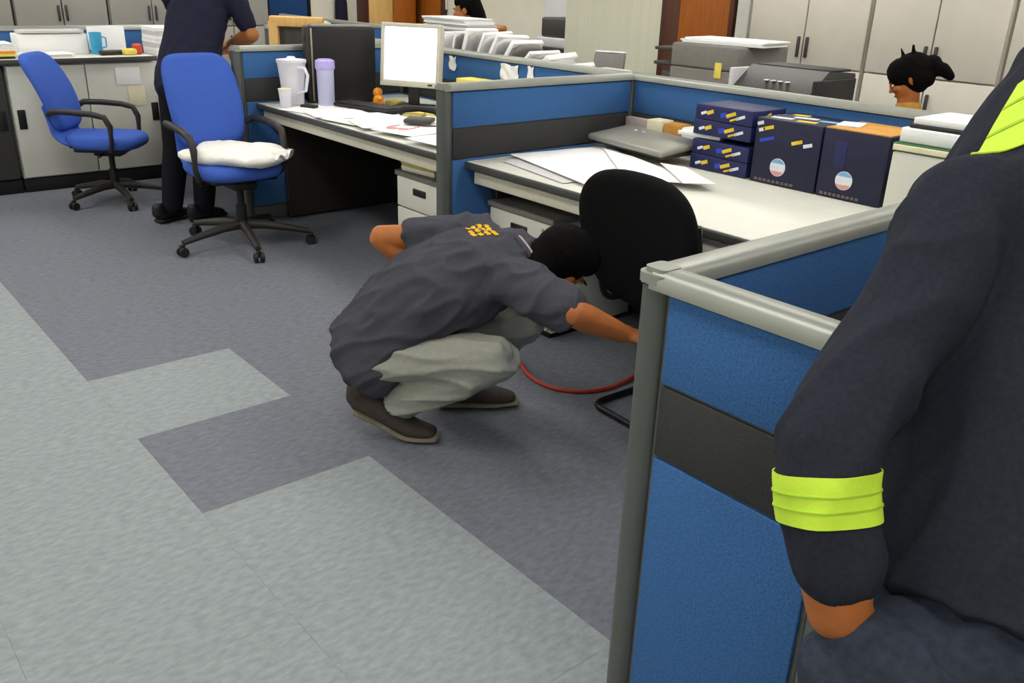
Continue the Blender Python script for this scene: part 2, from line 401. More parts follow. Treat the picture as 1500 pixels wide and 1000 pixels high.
    return t
task_chair('blue swivel office chair with a white bag on its seat', (-4.93,2.03,0), math.radians(0), 1.0, .10, 1.17, -84)
task_chair('empty blue swivel office chair facing away from the beige cupboard', (-6.3,1.74,0), math.radians(52), .93, .03, 1.05)

# white bag lying on the chair seat
def bag():
    g = G(); t = bmesh.new()
    p = rounded_pad(.56, .40, .105, .1, .75, 30, 26, n=7)
    for v in p.verts:
        r = noise.noise(V((v.co.x*9, v.co.y*9, 1.7)))
        cr = noise.noise(V((v.co.x*26, v.co.y*20, 4.1))); v.co.z += .016*r+.010*(1-2.5*abs(cr))*(1 if v.co.z > 0 else .2); v.co.x += .02*noise.noise(V((v.co.y*14, v.co.z*9, 3))); v.co.y += .02*noise.noise(V((v.co.x*14, v.co.z*9, 8)))
        if v.co.z < -.04: v.co.z = -.04
    g._add(p)
    return g
t = thing('white_bag', 'white soft bag lying on the blue chair seat', 'bag', (-4.84,2.04,.522), math.radians(42))
bag().obj('pouch', 'bag_white', t, 179)
g = G()
g.sheet(lambda u, v: V((.22+.07*u, -.12+.24*v, -.01+.02*math.sin(v*9)+.02*u)), 4, 10, .006); g.obj('flap', 'bag_white', t)

# black cantilever chair
def black_chair(loc, rz):
    t = thing('cantilever_chair', 'black fabric cantilever chair pushed up to the box desk', 'chair', loc, rz)   # faces local +y
    W = .235
    Mb = Matrix.Translation((0,-.02,.47)) @ Matrix.Rotation(math.radians(10), 4, 'X') @ Matrix.Translation((0,0,.24)) @ Matrix(((1,0,0,0),(0,0,-1,0),(0,1,0,0),(0,0,0,1)))
    pad = rounded_pad(.54, .48, .06, .1, bend=lambda x, y: .5*x*x)
    for v in pad.verts:
        k = (v.co.y+.23)/.46; v.co.x *= .80+.2*math.sin(min(1, max(0, k)*1.35)*math.pi*.5)
    G()._add(pad, Mb).obj('backrest', 'chair_black', t, 179)
    G()._add(rounded_pad(.49, .46, .075, .1), Matrix.Translation((0,.25,.45))).obj('seat', 'chair_black', t, 179)
    def bend(pts, rr=.06, n=5):
        out = [V(pts[0])]
        for a, b, c in zip(pts, pts[1:], pts[2:]):
            a, b, c = V(a), V(b), V(c); p = b+(a-b).normalized()*min(rr, (a-b).length/2); q = b+(c-b).normalized()*min(rr, (c-b).length/2)
            for i in range(n+1):
                u = i/n; out.append(p*(1-u)**2+b*2*u*(1-u)+q*u*u)
        out.append(V(pts[-1])); return out
    path = [(-W,-.08,.82),(-W,0,.43),(-W,.44,.43),(-W,.47,.013),(-W,-.02,.013),(W,-.02,.013),(W,.47,.013),(W,.44,.43),(W,0,.43),(W,-.08,.82)]
    G().tube(bend(path), .0125, 10).obj('frame', 'steel_tube', t)
    G().tube([(-W,.3,.425),(W,.3,.425)], .01, 8).obj('cross_bar', 'steel_tube', t)
    for sx in (-1,1):
        G().tube(bend([(sx*(W+.012),-.05,.64),(sx*(W+.035),.1,.665),(sx*(W+.03),.27,.64),(sx*W,.36,.44)], .07), .016, 8).obj('armrest', 'black_plastic', t)
black_chair((-1.85,2.20,0), math.radians(-3))
g = G(); pts = []
ctl = [V(p) for p in ((-2.75,2.33,.008),(-2.55,2.225,.008),(-2.40,2.165,.008),(-2.27,2.175,.008),(-2.18,2.26,.008),(-2.15,2.4,.008),(-2.19,2.58,.008),(-2.3,2.8,.008))]
for i in range(1, len(ctl)-2):
    for k in range(6):
        u = k/6; p0, p1, p2, p3 = ctl[i-1:i+3]; pts.append(.5*((2*p1)+(p2-p0)*u+(2*p0-5*p1+4*p2-p3)*u*u+(3*p1-p0-3*p2+p3)*u**3))
tag(g.tube(pts, .009, 8).obj('power_cable', 'cable_red'), 'red cable curving over the carpet under the black chair', 'cable')


# ------------------------------------------------------------------ storage cabinets
def storage(label, loc, rz, wd=.9, m='cab_cream', split=.965, top=2.05, dp=.45, handles=True, group=None):
    """face towards local -y"""
    t = thing('storage_cabinet', label, 'cabinet', loc, rz, group)
    B((0, dp/2+.01, top/2+.03), (wd, dp-.02, top-.06), .004).obj('body', m, t)
    B((0, dp/2, .03), (wd-.02, dp-.04, .06)).obj('plinth', 'gap_black', t)
    for z0, z1, hz in ((.065, split-.006, split-.17), (split+.006, top, split+.13)):
        for sx in (-1, 1):
            d = B((sx*wd/4, -.001, (z0+z1)/2), (wd/2-.012 if True else 0, .022, z1-z0), .003).obj('door', m, t)
            if handles: B((sx*.035, -.018, hz), (.022, .022, .145), .006).obj('handle', 'grey_dark_device', d)
    return t
storage('tall cream cabinet with dark handles behind the black printer', (-3.845,6.0,0), 0, .97)
storage('tall cream cabinet behind the seated woman with tied up hair', (-2.885,6.0,0), 0, .9)
storage('tall cream cabinet next to the one behind the seated woman, further from the doorway', (-1.96,6.0,0), 0, .9)
storage('tall cream cabinet at the far right end of the row', (-1.03,6.0,0), 0, .9)
for k, y in enumerate((1.63,2.49,3.35,4.21)):
    storage(['grey cupboard furthest from the blue notice board', 'grey cupboard above the white papers on the counter', 'grey cupboard behind the standing worker', 'grey cupboard nearest the blue notice board'][k], (-9.8,y,0), math.radians(90), .84, 'cab_grey', split=.92, group='grey cupboards along the left wall')

# counter unit on the left
def cupboard(label, y0, y1, m, z=.862, xf=-6.86, dp=.46):
    t = thing('low_cupboard', label, 'cabinet', (xf,y0,0)); L = y1-y0
    B((-dp/2-.012, L/2, .09+(z-.09)/2), (dp-.02, L-.004, z-.09), .004).obj('body', m, t)
    B((-dp/2+.004, L/2, .045), (dp, L+.01, .09), .004).obj('plinth', 'gap_black', t)
    n = 2
    for k in range(n):
        d = B((0, L*(k+.5)/n, .1+(z-.11)/2), (.022, L/n-.008, z-.115), .004).obj('door', m, t)
        B((.012, L*(k+.5)/n+(-1 if k == 0 else 1)*(L/n/2-.05), .50), (.012,.05,.13), .004).obj('handle', 'black_plastic', d)
    return t
cupboard('low beige cupboard with black base under the left counter', 1.33, 2.33, 'steel_white')
cupboard('low dark grey cupboard beside the beige cupboard', .3, 1.31, 'grey_dark_device')
t = thing('counter_top', 'long counter top with grey edge over the low cupboards', 'counter', (-6.83,.25,.862))
B((-.265,1.03,.017), (.53,2.08,.03), .004).obj('board', 'desk_top', t); B((.002,1.03,.015), (.012,2.1,.034), .005).obj('edge_band', 'desk_edge', t)
CZ = .894
# things on the counter
def paper_stack(name, label, loc, size, rz=0., n=6, m='paper', jit=.012, parent=None, cat='papers', group=None):
    t = thing(name, label, cat, loc, rz, group)
    for k in range(n):
        h = size[2]/n
        B((random.uniform(-jit,jit), random.uniform(-jit,jit), h*(k+.5)), (size[0], size[1], h*.94), .001).obj('sheet_bundle', m if isinstance(m, str) else m[k % len(m)], t, False)
    return t
def panelbox(name, label, cat, loc, size, m, rz=0., bev=.006, group=None):
    return tag_loc(G().box((0,0,size[2]/2), size, bev).obj(name, m), label, cat, loc, rz, group)
def tag_loc(o, label, cat, loc, rz=0., group=None):
    o.location = loc; o.rotation_euler = (0,0,rz); return tag(o, label, cat, group)
paper_stack('paper_stack', 'papers with orange and yellow folders in a dark tray on the counter', (-7.0,1.22,CZ), (.24,.4,.1), 0, 6, ['dark_plastic','note_yellow','toy_orange','paper','paper','paper'])
t = thing('file_tray', 'white file tray standing on the counter beside the blue cup', 'tray', (-7.22,1.72,CZ))
B((0,0,.07), (.2,.46,.14), .006).obj('box', 'paper', t); B((.03,0,.155), (.16,.42,.02), .004).obj('lid_sheets', 'paper_grey', t)
paper_stack('paper_stack', 'low pile of white sheets at the front of the counter', (-6.98,1.62,CZ), (.21,.3,.025), .1, 3)
t = thing('desk_cup', 'bright blue cup on the left counter', 'cup', (-7.1,2.0,CZ)); G().lathe([(.032,0),(.038,.01),(.042,.15),(.036,.15),(.032,.02)]).obj('cup', 'sky_blue', t); G().tube([(0,.04,.12),(0,.07,.11),(0,.07,.05),(0,.036,.04)], .006, 6).obj('handle', 'sky_blue', t)
t = thing('document_holder', 'white document holder with sheets behind the blue cup', 'document holder', (-7.25,2.12,CZ), 0)
B((0,0,.09), (.03,.26,.18), .003).obj('back_plate', 'paper', t); B((.03,0,.012), (.1,.26,.02), .003).obj('foot', 'paper_grey', t)
panelbox('stapler', 'dark stapler lying on the counter', 'stapler', (-6.98,2.06,CZ), (.05,.17,.035), 'dark_plastic', .2, .012)
panelbox('tape_roll', 'yellow tape pack on the counter', 'tape', (-6.95,2.18,CZ), (.07,.09,.045), 'note_yellow', .3, .015)
panelbox('stamp', 'red stamp box on the counter beside the yellow tape', 'stamp', (-6.99,2.25,CZ), (.06,.06,.075), 'red_plastic', .1, .014)
paper_stack('paper_stack', 'tall stack of white printout paper at the end of the counter', (-7.07,2.515,.742), (.3,.29,.34), 0, 12, ['paper','paper_grey','paper'], .004)
for nm, lb, y0, y1, z0, z1, m in (('pinned_note', 'white note stuck on the beige cupboard', 2.03, 2.20, .7, .82, 'paper'), ('pinned_note', 'yellowish note stuck on the beige cupboard under the white one', 2.1, 2.22, .55, .69, 'paper_cream')):
    o = G().sheet(lambda u, v: V((.004*math.sin(v*3), (y1-y0)*u, (z1-z0)*v)), 3, 4).obj(nm, m); tag_loc(o, lb, 'note', (-6.844,y0,z0))

# ------------------------------------------------------------------ computer desk
DZ = .741
t = thing('computer_monitor', 'white glowing computer monitor in a beige frame', 'monitor', (-4.62,3.08,DZ), math.radians(30))
Mm = Matrix.Translation((0,0,.31)) @ Matrix.Rotation(math.radians(-6), 4, 'X')
def mb(c, s, bev): return G().box(c, s, bev, M=Mm)
mb((0,.02,0), (.39,.05,.36), .012).obj('housing', 'bezel', t)
for c, s in (((0,-.012,.17),(.39,.02,.022)),((0,-.012,-.163),(.39,.02,.036)),((-.184,-.012,.004),(.022,.02,.33)),((.184,-.012,.004),(.022,.02,.33))): mb(c, s, .004).obj('bezel', 'bezel', t)
mb((0,-.008,.008), (.35,.008,.318), .001).obj('screen', 'screen_white', t)
mb((.14,-.023,-.163), (.03,.006,.01), .003).obj('button', 'dark_plastic', t)
G().box((0,.03,.09), (.07,.03,.18), .008).obj('stand', 'dark_plastic', t); G().box((0,.02,.01), (.22,.19,.02), .008).obj('base', 'dark_plastic', t)
a = math.radians(52)
t = thing('desktop_computer', 'black tower computer with a silver edge on the desk', 'computer', (-5.04,2.86,DZ), math.radians(70))
B((0,.08,.225), (.40,.16,.44), .008).obj('case', 'black_plastic', t); B((-.21,.08,.225), (.035,.16,.45), .012).obj('front_panel', 'dark_plastic', t)
B((-.193,-.004,.225), (.012,.012,.43), .003).obj('trim_strip', 'silver', t); B((-.229,.08,.38), (.006,.12,.04), .002).obj('disc_drive', 'black_plastic', t); B((0,.08,.452), (.38,.15,.012), .004).obj('top_panel', 'grey_device', t)
for sx in (-1,1): B((sx*.15,.08,.003), (.05,.14,.008), .002).obj('foot', 'black_plastic', t)
t = thing('keyboard', 'black keyboard in front of the monitor', 'keyboard', (-4.70,2.825,DZ+.004), math.radians(12))
G().box((0,0,.012), (.46,.16,.02), .006).obj('case', 'black_plastic', t)
kk = G().box((0,0,.004), (.021,.021,.008), .002, seg=1).mesh('key', 'dark_plastic')
for i in range(18):
    for j in range(5):
        o = bpy.data.objects.new('key', kk); col.objects.link(o); o.parent = t; o.location = (-.21+i*.0247, -.055+j*.0265, .022)
t = thing('water_jug', 'white plastic pitcher standing against the blue divider', 'pitcher', (-5.13,2.55,DZ))
G().lathe([(.062,0),(.066,.01),(.07,.1),(.085,.24),(.092,.25),(.086,.25),(.078,.235),(.064,.1),(.058,.015)], n=28).obj('body', 'clear_plastic', t)
G().tube([(.08,.0,.22),(.13,.02,.22),(.145,.03,.18),(.13,.02,.09),(.07,0,.07)], .01, 8).obj('handle', 'clear_plastic', t)
G().lathe([(.088,.25),(.09,.262),(.03,.268),(.02,.28)], n=24).obj('lid', 'clear_plastic', t)
t = thing('drinking_glass', 'small clear cup beside the white pitcher', 'cup', (-5.03,2.45,DZ))
G().lathe([(.03,0),(.032,.006),(.041,.1),(.038,.1),(.029,.012)], n=24).obj('cup', 'clear_plastic', t)
G().lathe([(.043,.1),(.043,.106),(.01,.112)], n=24).obj('lid', 'paper_cream', t)
t = thing('plastic_bottle', 'tall lilac plastic bottle in front of the tower computer', 'bottle', (-4.99,2.70,DZ))
G().lathe([(.045,0),(.05,.008),(.052,.2),(.055,.215),(.05,.222)], n=24).obj('body', 'lilac_plastic', t)
G().lathe([(.058,.215),(.06,.225),(.058,.262),(.04,.272)], n=24).obj('cap', 'lilac_cap', t)
G().tube([(-.056,0,.25),(-.075,-.01,.22),(-.06,-.005,.18)], .006, 6).obj('strap', 'lilac_cap', t)
panelbox('card_reader', 'small black gadget on the desk corner beside the cup', 'gadget', (-4.93,2.55,DZ), (.1,.05,.018), 'black_plastic', .5, .006)
t = thing('toy_duck', 'small orange toy duck at the foot of the monitor', 'toy', (-4.80,2.955,DZ), -.4)
G().ball((0,0,.035), (.045,.035,.035)).ball((-.025,0,.08), .03).obj('body', 'toy_orange', t); G().ball((-.056,0,.078), (.014,.012,.007)).obj('beak', 'red_plastic', t); G().ball((.042,0,.05), (.02,.014,.012)).obj('tail', 'toy_orange', t)
# loose sheets
def sheet(label, x, y, rz, z=DZ, s=(.21,.297), m='paper', curl=.004, group='loose sheets on the computer desk'):
    o = G().sheet(lambda u, v: V(((u-.5)*s[0], (v-.5)*s[1], curl*((2*u-1)**2*.5+.4*math.sin(v*5+u*3)+.6))), 6, 8, .0015).obj('paper_sheet', m)
    return tag_loc(o, label, 'paper', (x,y,z), rz, group)
for k, (x, y, r, s) in enumerate(((-4.86,2.56,.3,(.26,.36)),(-4.62,2.57,-.2,(.3,.34)),(-4.35,2.60,.15,(.3,.42)),(-4.55,2.53,.9,(.22,.3)),(-4.12,2.62,-.25,(.3,.42)),(-3.86,2.62,.2,(.3,.42)),(-3.5,2.6,.05,(.3,.42)),(-4.0,2.82,.6,(.21,.3)))):
    sheet(['loose white sheet nearest the clear cup', 'large white sheet in front of the lilac bottle', 'large white sheet in front of the keyboard', 'small white sheet turned crosswise at the front desk edge', 'large white sheet partly under the telephone', 'large white sheet under the pinkish spectacles', 'white sheet beside the partition end', 'small white sheet behind the telephone'][k], x, y, r, DZ+.0035*k, s)
panelbox('sticky_notes', 'yellow pad of sticky notes beside the keyboard', 'notes', (-4.84,3.1,DZ), (.09,.09,.02), 'note_yellow', .4, .002)
paper_stack('paper_stack', 'pile of cream and yellow slips right of the keyboard', (-4.36,2.93,DZ), (.14,.1,.03), .5, 4, ['paper_cream','note_yellow','paper','note_yellow'])
paper_stack('paper_stack', 'untidy cream slips between monitor foot and partition end', (-4.16,2.97,DZ), (.17,.12,.045), -.2, 4, ['paper_cream','paper','note_yellow','paper_grey'])
t = thing('desk_phone', 'black telephone handset lying near the partition end', 'telephone', (-3.98,2.70,DZ+.028), .75)
G().box((0,0,.014), (.15,.13,.024), .01).obj('base', 'grey_dark_device', t)
G().tube([(-.11,0,.055),(-.08,0,.07),(0,0,.075),(.08,0,.07),(.11,0,.055)], .018, 8, rads=[.024,.02,.016,.02,.024]).obj('handset', 'black_plastic', t)
panelbox('red_marker_box', 'small red box beside the telephone', 'box', (-3.80,2.78,DZ+.018), (.06,.08,.07), 'red_plastic', .3, .008)
t = thing('spectacles', 'thin pinkish spectacles lying on the papers', 'glasses', (-3.87,2.49,DZ+.022), .5)
for sx in (-1,1):
    G().tube([(sx*.034+.028*math.cos(k*.524), .0+.02*math.sin(k*.524), .008) for k in range(12)], .0025, 6, True).obj('rim', 'print_rose', t)
    G().tube([(sx*.062,0,.01),(sx*.06,.13,.004)], .0025, 6).obj('temple', 'print_rose', t)
G().tube([(-.007,0,.01),(.007,0,.01)], .0025, 6).obj('bridge', 'print_rose', t)
paper_stack('paper_stack', 'cream and yellow papers lying on the white pedestal', (-3.74,2.62,.562), (.26,.22,.05), .1, 4, ['paper_cream','paper','note_yellow','paper_cream'])
panelbox('floppy_wallet', 'dark brown wallet beside the papers on the pedestal', 'wallet', (-3.53,2.72,.562), (.1,.16,.035), 'dark_plastic', .2, .008)
# notes pinned to the long partition
for lb, x, z, wd, hh, m in (('white note pinned near the monitor on the long partition', -4.68, .99, .07, .08, 'paper'), ('torn white cluster of slips pinned on the long partition', -4.12, .985, .16, .09, 'paper'), ('narrow white slip pinned beside the torn cluster', -3.93, .985, .05, .1, 'paper')):
    o = G().sheet(lambda u, v: V(((u-.5)*wd, -.010*abs(math.sin(u*5+v*4)), (v-.5)*hh+.006*math.sin(u*7))), 8, 6).obj('pinned_note', m); tag_loc(o, lb, 'note', (x, YB-PT/2+.003, z))
panelbox('yellow_box', 'yellow box on the desk below the pinned slips', 'box', (-4.28,3.3,DZ), (.2,.12,.2), 'note_yellow', .1, .006)
panelbox('tissue_box', 'white and blue tissue pack near the partition end', 'box', (-4.1,3.12,DZ+.06), (.16,.1,.13), 'paper', .2, .02)
# kettle on the desk left of the divider
t = thing('kettle', 'white electric kettle behind the standing worker', 'kettle', (-5.62,2.56,DZ))
G().lathe([(.075,0),(.08,.02),(.07,.13),(.05,.18),(.02,.19)], n=24).obj('body', 'paper', t); G().lathe([(.052,.178),(.045,.195),(.012,.21)], n=20).obj('lid', 'black_plastic', t); G().tube([(.05,0,.18),(.12,.02,.17),(.12,.02,.08),(.075,0,.05)], .01, 8).obj('handle', 'black_plastic', t)
# beige old monitor beyond the divider
t = thing('crt_monitor', 'old pale wood coloured monitor frame beyond the divider', 'monitor', (-6.15,3.12,DZ), math.radians(42))
for c, s in (((0,0,.42),(.4,.06,.07)),((-.175,0,.25),(.07,.06,.34)),((.175,0,.25),(.07,.06,.34)),((0,0,.1),(.4,.06,.06))): G().box(c, s, .01).obj('front_frame', 'wood_pale', t)
G().box((0,.02,.26), (.3,.02,.3), .004).obj('screen', 'grey_dark_device', t); G().box((0,.18,.27), (.34,.3,.3), .05).obj('housing', 'bezel', t); G().box((0,.15,.04), (.26,.26,.08), .02).obj('foot', 'bezel', t)

# ------------------------------------------------------------------ box desk
def quad(label, pts, z=DZ, m='paper', lift=.004):
    c = sum((V((*p,0)) for p in pts), V())/4; a, b, cc, d = [V((*p,0))-c for p in pts]
    o = G().sheet(lambda u, v: (a*(1-u)+b*u)*(1-v)+(d*(1-u)+cc*u)*v+V((0,0,lift*(.6+math.sin(u*4)*math.sin(v*3)*.5))), 8, 8, .002).obj('paper_sheet', m)
    return tag_loc(o, label, 'paper', (c.x, c.y, z))
quad('large white drawing sheet beside the partition with its corner at the desk edge', [(-3.10,2.60),(-3.02,3.17),(-2.45,2.84),(-2.46,2.45)], DZ+.012)
quad('under sheet of the large white drawing with a grey margin', [(-3.03,2.5),(-3.06,2.95),(-2.5,2.9),(-2.55,2.42)], DZ+.002, 'paper_grey')
quad('second white drawing sheet in front of the closed laptop', [(-2.96,3.06),(-2.72,3.02),(-2.15,2.84),(-2.42,2.64)], DZ+.02)
quad('small white sheet peeking from behind the black chair', [(-2.53,2.98),(-2.40,3.0),(-2.12,2.84),(-2.2,2.74)], DZ+.03)
t = thing('laptop_bag', 'flat grey laptop case lying in front of the small cartons', 'bag', (-2.80,3.17,DZ+.03), math.radians(-8))
G().box((0,0,.044), (.54,.26,.03), .012, M=Matrix.Rotation(math.radians(7), 4, 'X')).obj('body', 'laptop_grey', t)
G().box((0,0,.02), (.5,.22,.03), .01, M=Matrix.Rotation(math.radians(3), 4, 'X')).obj('under_pocket', 'grey_dark_device', t)
for x in (-.13,-.07): G().box((x,.05,.067), (.02,.008,.006), .002).obj('highlight_mark', 'print_white', t)  # two small highlights on the case, modelled as white bars
panelbox('hard_book', 'dull pink book standing in the partition corner', 'book', (-3.03,3.385,DZ), (.17,.035,.13), 'pink_book', 0, .004)
t0 = None
for lb, x, wd, h, m in (('first small white carton beside the pink book', -2.885, .10, .14, 'paper_cream'), ('small yellow carton between two white ones', -2.775, .105, .135, 'cardboard'), ('small white carton beside the stack of thin navy boxes', -2.655, .12, .13, 'paper')):
    t = thing('small_carton', lb, 'box', (x,3.37,DZ))
    B((0,0,h/2), (wd,.085,h), .003).obj('carton', m, t); B((0,0,h+.001), (wd-.01,.08,.004), .001).obj('lid', m, t)
panelbox('white_slab', 'flat white packet jutting out under the upper navy boxes', 'packet', (-2.50,3.27,.872), (.22,.2,.018), 'paper', .1, .004)
for k in range(4):
    z = DZ+.065*k+(.02 if k > 1 else 0)
    t = thing('navy_carton', ['lowest thin navy box of the stack with yellow print', 'second lowest thin navy box of the stack with yellow print', 'thin navy box resting on the white packet', 'topmost thin navy box of the stack with yellow print'][k], 'box', (-2.36+.004*(k%2),3.27,z), .01*(-1)**k, 'stack of thin navy boxes')
    B((0,0,.032), (.3,.23,.063), .003).obj('carton', 'box_navy', t)
    for x, wd, m, zz, hh in ((-.105,.03,'print_white',.028,.012), (-.07,.035,'print_gold',.034,.016), (.04,.05,'print_gold',.036,.015), (.09,.045,'print_white',.03,.012), (.06,.05,'print_gold',.02,.008), (.0,.03,'print_blue',.03,.02)):
        Mk = Matrix.Translation((x,-.1155,zz)) @ Matrix.Rotation(-.35, 4, 'Y'); G().box((0,0,0), (wd,.002,hh), .0008, M=Mk).obj('printed_mark', m, t, False)
        if x > 0: Mk = Matrix.Translation((.1505,x*1.2-.06,zz)) @ Matrix.Rotation(.35, 4, 'X'); G().box((0,0,0), (.002,wd,hh), .0008, M=Mk).obj('printed_mark', m, t, False)
def big_box(label, x0, x1, open_top):
    t = thing('navy_box', label, 'box', (x0,3.155,DZ)); L = x1-x0; D = .262; h = .262
    B((L/2, D/2, h/2), (L, D, h), .004).obj('carton', 'box_navy_dark', t)
    # round emblem: ring, pale disc, colour bands
    Mx = Matrix.Translation((L*.42,-.001,.075)) @ Matrix.Rotation(math.pi/2, 4, 'X')
    e = G().lathe([(.036,0),(.036,.002)], n=28, M=Mx).obj('emblem', 'print_white', t)
    for sg, m in ((1,'print_sky'), (-1,'print_rose')):
        arc = [(.034*math.cos(a), .034*math.sin(a)*sg) for a in [math.radians(28+k*12.4) for k in range(11)]]
        G().prism(arc, .003, 0, Mx).obj('emblem_segment', m, e, False)
    for k in range(9): G().box((L*.1+k*L*.07,-.0015,.014), (L*.05,.002,.011), .0008).obj('printed_line', 'print_brown', t, False)
    if not open_top:
        for x, z, wd, m in ((.06,.225,.05,'print_gold'),(.03,.215,.03,'print_white'),(.2,.185,.05,'print_gold'),(.25,.18,.04,'print_white'),(.06,.18,.07,'print_blue'),(.02,.24,.03,'print_white')):
            G().box((0,0,0), (wd,.002,.014), .0008, M=Matrix.Translation((x,-.0015,z)) @ Matrix.Rotation(-.3, 4, 'Y')).obj('printed_mark', m, t, False)
        for x, y, wd, m in ((.08,.06,.09,'print_white'),(.2,.05,.08,'print_gold'),(.14,.14,.1,'print_white'),(.25,.13,.08,'print_sky'),(.08,.2,.07,'print_gold')):
            G().box((x,y,h+.001), (wd,.035,.002), .0008, .2).obj('printed_mark', m, t, False)
    else:
        for y in (.066,.196): B((L/2,y,h+.002), (L-.006,.128,.005), .001).obj('flap', 'cardboard', t)
        G().box((.04,.12,h+.007), (.09,.12,.006), .001, .3).obj('label_sheet', 'print_white', t)
        B((L*.3,-.001,.17), (.05,.002,.1), .0008).obj('printed_panel', 'box_navy', t)
big_box('navy box with round emblem next to the thin box stack', -2.185, -1.88, False)
big_box('navy box with round emblem and bare cardboard flaps', -1.872, -1.60, True)
panelbox('file_box', 'beige file box standing right of the navy boxes', 'box', (-1.40,3.2,DZ), (.27,.3,.235), 'steel_white', 0, .006)
t = thing('green_folder', 'dark green binder lying on the beige file box', 'binder', (-1.40,3.2,DZ+.236)); B((0,0,.015), (.28,.3,.03), .004).obj('cover', 'green_book', t); B((.003,-.003,.015), (.276,.302,.02), .002).obj('pages', 'paper_cream', t)
t = thing('white_carton', 'white carton lying on the green binder', 'box', (-1.41,3.2,DZ+.267)); B((0,0,.025), (.24,.26,.05), .005).obj('carton', 'paper', t); B((.105,0,.026), (.035,.262,.052), .004).obj('spine', 'dark_plastic', t)
t = thing('document_tray', 'black tray of papers on top of the white carton', 'tray', (-1.33,3.22,DZ+.318)); B((0,0,.006), (.36,.28,.012), .004).obj('tray', 'black_plastic', t); B((.0,0,.024), (.34,.26,.022), .002).obj('sheet_bundle', 'paper', t)

# ------------------------------------------------------------------ behind the partitions
desk('desk beyond the long partition with folders', -5.3, -3.2, YB+.045, 4.35)
desk('desk beyond the box desk with the black printer', -3.13, -.9, YB+.045, 4.35)
t = thing('desk_shelf', 'low black shelf over the folders carrying white paper', 'shelf', (-5.40,3.98,DZ))
B((0,0,.39), (.85,.3,.022), .004).obj('board', 'black_plastic', t)
for sx in (-1,1): B((sx*.4,0,.19), (.02,.28,.38), .003).obj('side', 'dark_plastic', t)
paper_stack('paper_stack', 'thick stack of white paper on the black shelf', (-5.36,3.98,DZ+.402), (.5,.26,.085), 0, 8, 'paper', .014)
t = thing('desk_lamp', 'folded black desk lamp lying on the shelf', 'lamp', (-5.72,3.98,DZ+.402)); G().ball((0,0,.03), (.045,.05,.03)).obj('head', 'black_plastic', t); G().tube([(.0,.03,.03),(-.03,.1,.03)], .01, 6).obj('arm', 'black_plastic', t)
fx = -5.16
for k in range(11):
    wd = (.085,.06,.1,.07,.12,.08,.1,.11,.08,.12,.1)[k]; lean = (4,8,6,14,18,26,32,38,46,52,58)[k]; h = (.325,.33,.335,.35,.37,.38,.38,.37,.36,.36,.35)[k]
    t = thing('document_folder', ['upright', 'leaning', 'slumped'][0 if k < 3 else 1 if k < 7 else 2]+' grey white document folder in the row behind the long partition', 'folder', (fx,3.665,DZ+.078+wd*.4*math.sin(math.radians(lean))), 0, 'document folders in a row')
    fx += .088+.0009*lean
    Mf = Matrix.Rotation(math.radians(lean), 4, 'Y') @ Matrix.Rotation(math.radians(random.uniform(-5,5)), 4, 'Z'); p = rounded_pad(wd*.8, h, .24, .1, .2, 10, 10, n=6)
    G()._add(p, Mf @ Matrix.Translation((0,0,h/2)) @ Matrix(((1,0,0,0),(0,0,1,0),(0,1,0,0),(0,0,0,1)))).obj('cover', ['folder_grey','paper_grey','paper_grey','grey_device'][k % 4], t, 179)
    G().box((-wd*.1,-.004,h*.52), (wd*.3,.242,h*.98), .006, M=Mf).obj('pages', 'paper', t)
panelbox('folder_base', 'long low grey box carrying the document folders', 'box', (-4.65,3.66,DZ), (1.35,.22,.075), 'grey_device', 0, .006)
t = thing('flat_folder', 'grey folders slumped at the end of the folder row', 'folder', (-3.62,3.72,DZ)); B((0,0,.14), (.22,.25,.28), .02).obj('cover', 'folder_grey', t); B((.01,-.01,.29), (.2,.22,.02), .008).obj('sheet_bundle', 'paper_grey', t)
t = thing('desk_monitor', 'grey flat screen seen from behind the partition corner', 'monitor', (-3.95,4.05,DZ), math.radians(25))
G().box((0,0,.27), (.2,.03,.17), .008, M=Matrix.Rotation(math.radians(-14), 4, 'X')).obj('screen', 'grey_device', t); G().box((0,.01,.364), (.2,.035,.012), .004, M=Matrix.Rotation(math.radians(-14), 4, 'X')).obj('top_edge', 'print_white', t); G().box((0,.03,.1), (.05,.03,.2), .006).box((0,.03,.008), (.16,.13,.016), .005).obj('stand', 'grey_dark_device', t)
t = thing('copier', 'grey photocopier with paper trays beside the doorway', 'copier', (-3.56,4.75,0))
B((0,0,.52), (.52,.5,1.0), .012).obj('body', 'grey_device', t); B((0,0,1.09), (.52,.5,.14), .015).obj('scanner_lid', 'grey_device', t); B((0,0,1.018), (.5,.49,.006)).obj('lid_gap_shade', 'grey_dark_device', t)  # dark strip in the gap under the lid, shade put into its colour
for z in (.92,1.02,1.11): B((-.36,.0,z), (.2,.36,.02), .005).obj('output_tray', 'grey_dark_device', t)
B((-.3,0,.5), (.1,.44,.96), .01).obj('side_unit', 'grey_dark_device', t); B((.0,-.253,.3), (.46,.012,.2), .004).obj('paper_drawer', 'grey_dark_device', t); B((.12,-.253,1.02), (.05,.006,.09), .002).obj('sticker', 'note_yellow', t)
paper_stack('paper_stack', 'white sheets lying across the photocopier lid', (-3.52,4.72,1.162), (.56,.3,.03), .12, 3, 'paper', .02)
t = thing('printer', 'black desktop printer with sloping front beyond the box desk', 'printer', (-2.63,4.05,DZ))
prof = [(-.2,0),(.2,0),(.2,.37),(-.04,.385),(-.2,.27)]
Mp = Matrix(((0,0,1,-.23),(1,0,0,0),(0,1,0,0),(0,0,0,1)))
G().prism(prof, .46, .006, Mp).obj('body', 'grey_dark_device', t); B((0,.08,.384), (.42,.2,.012), .004).obj('lid', 'black_plastic', t)
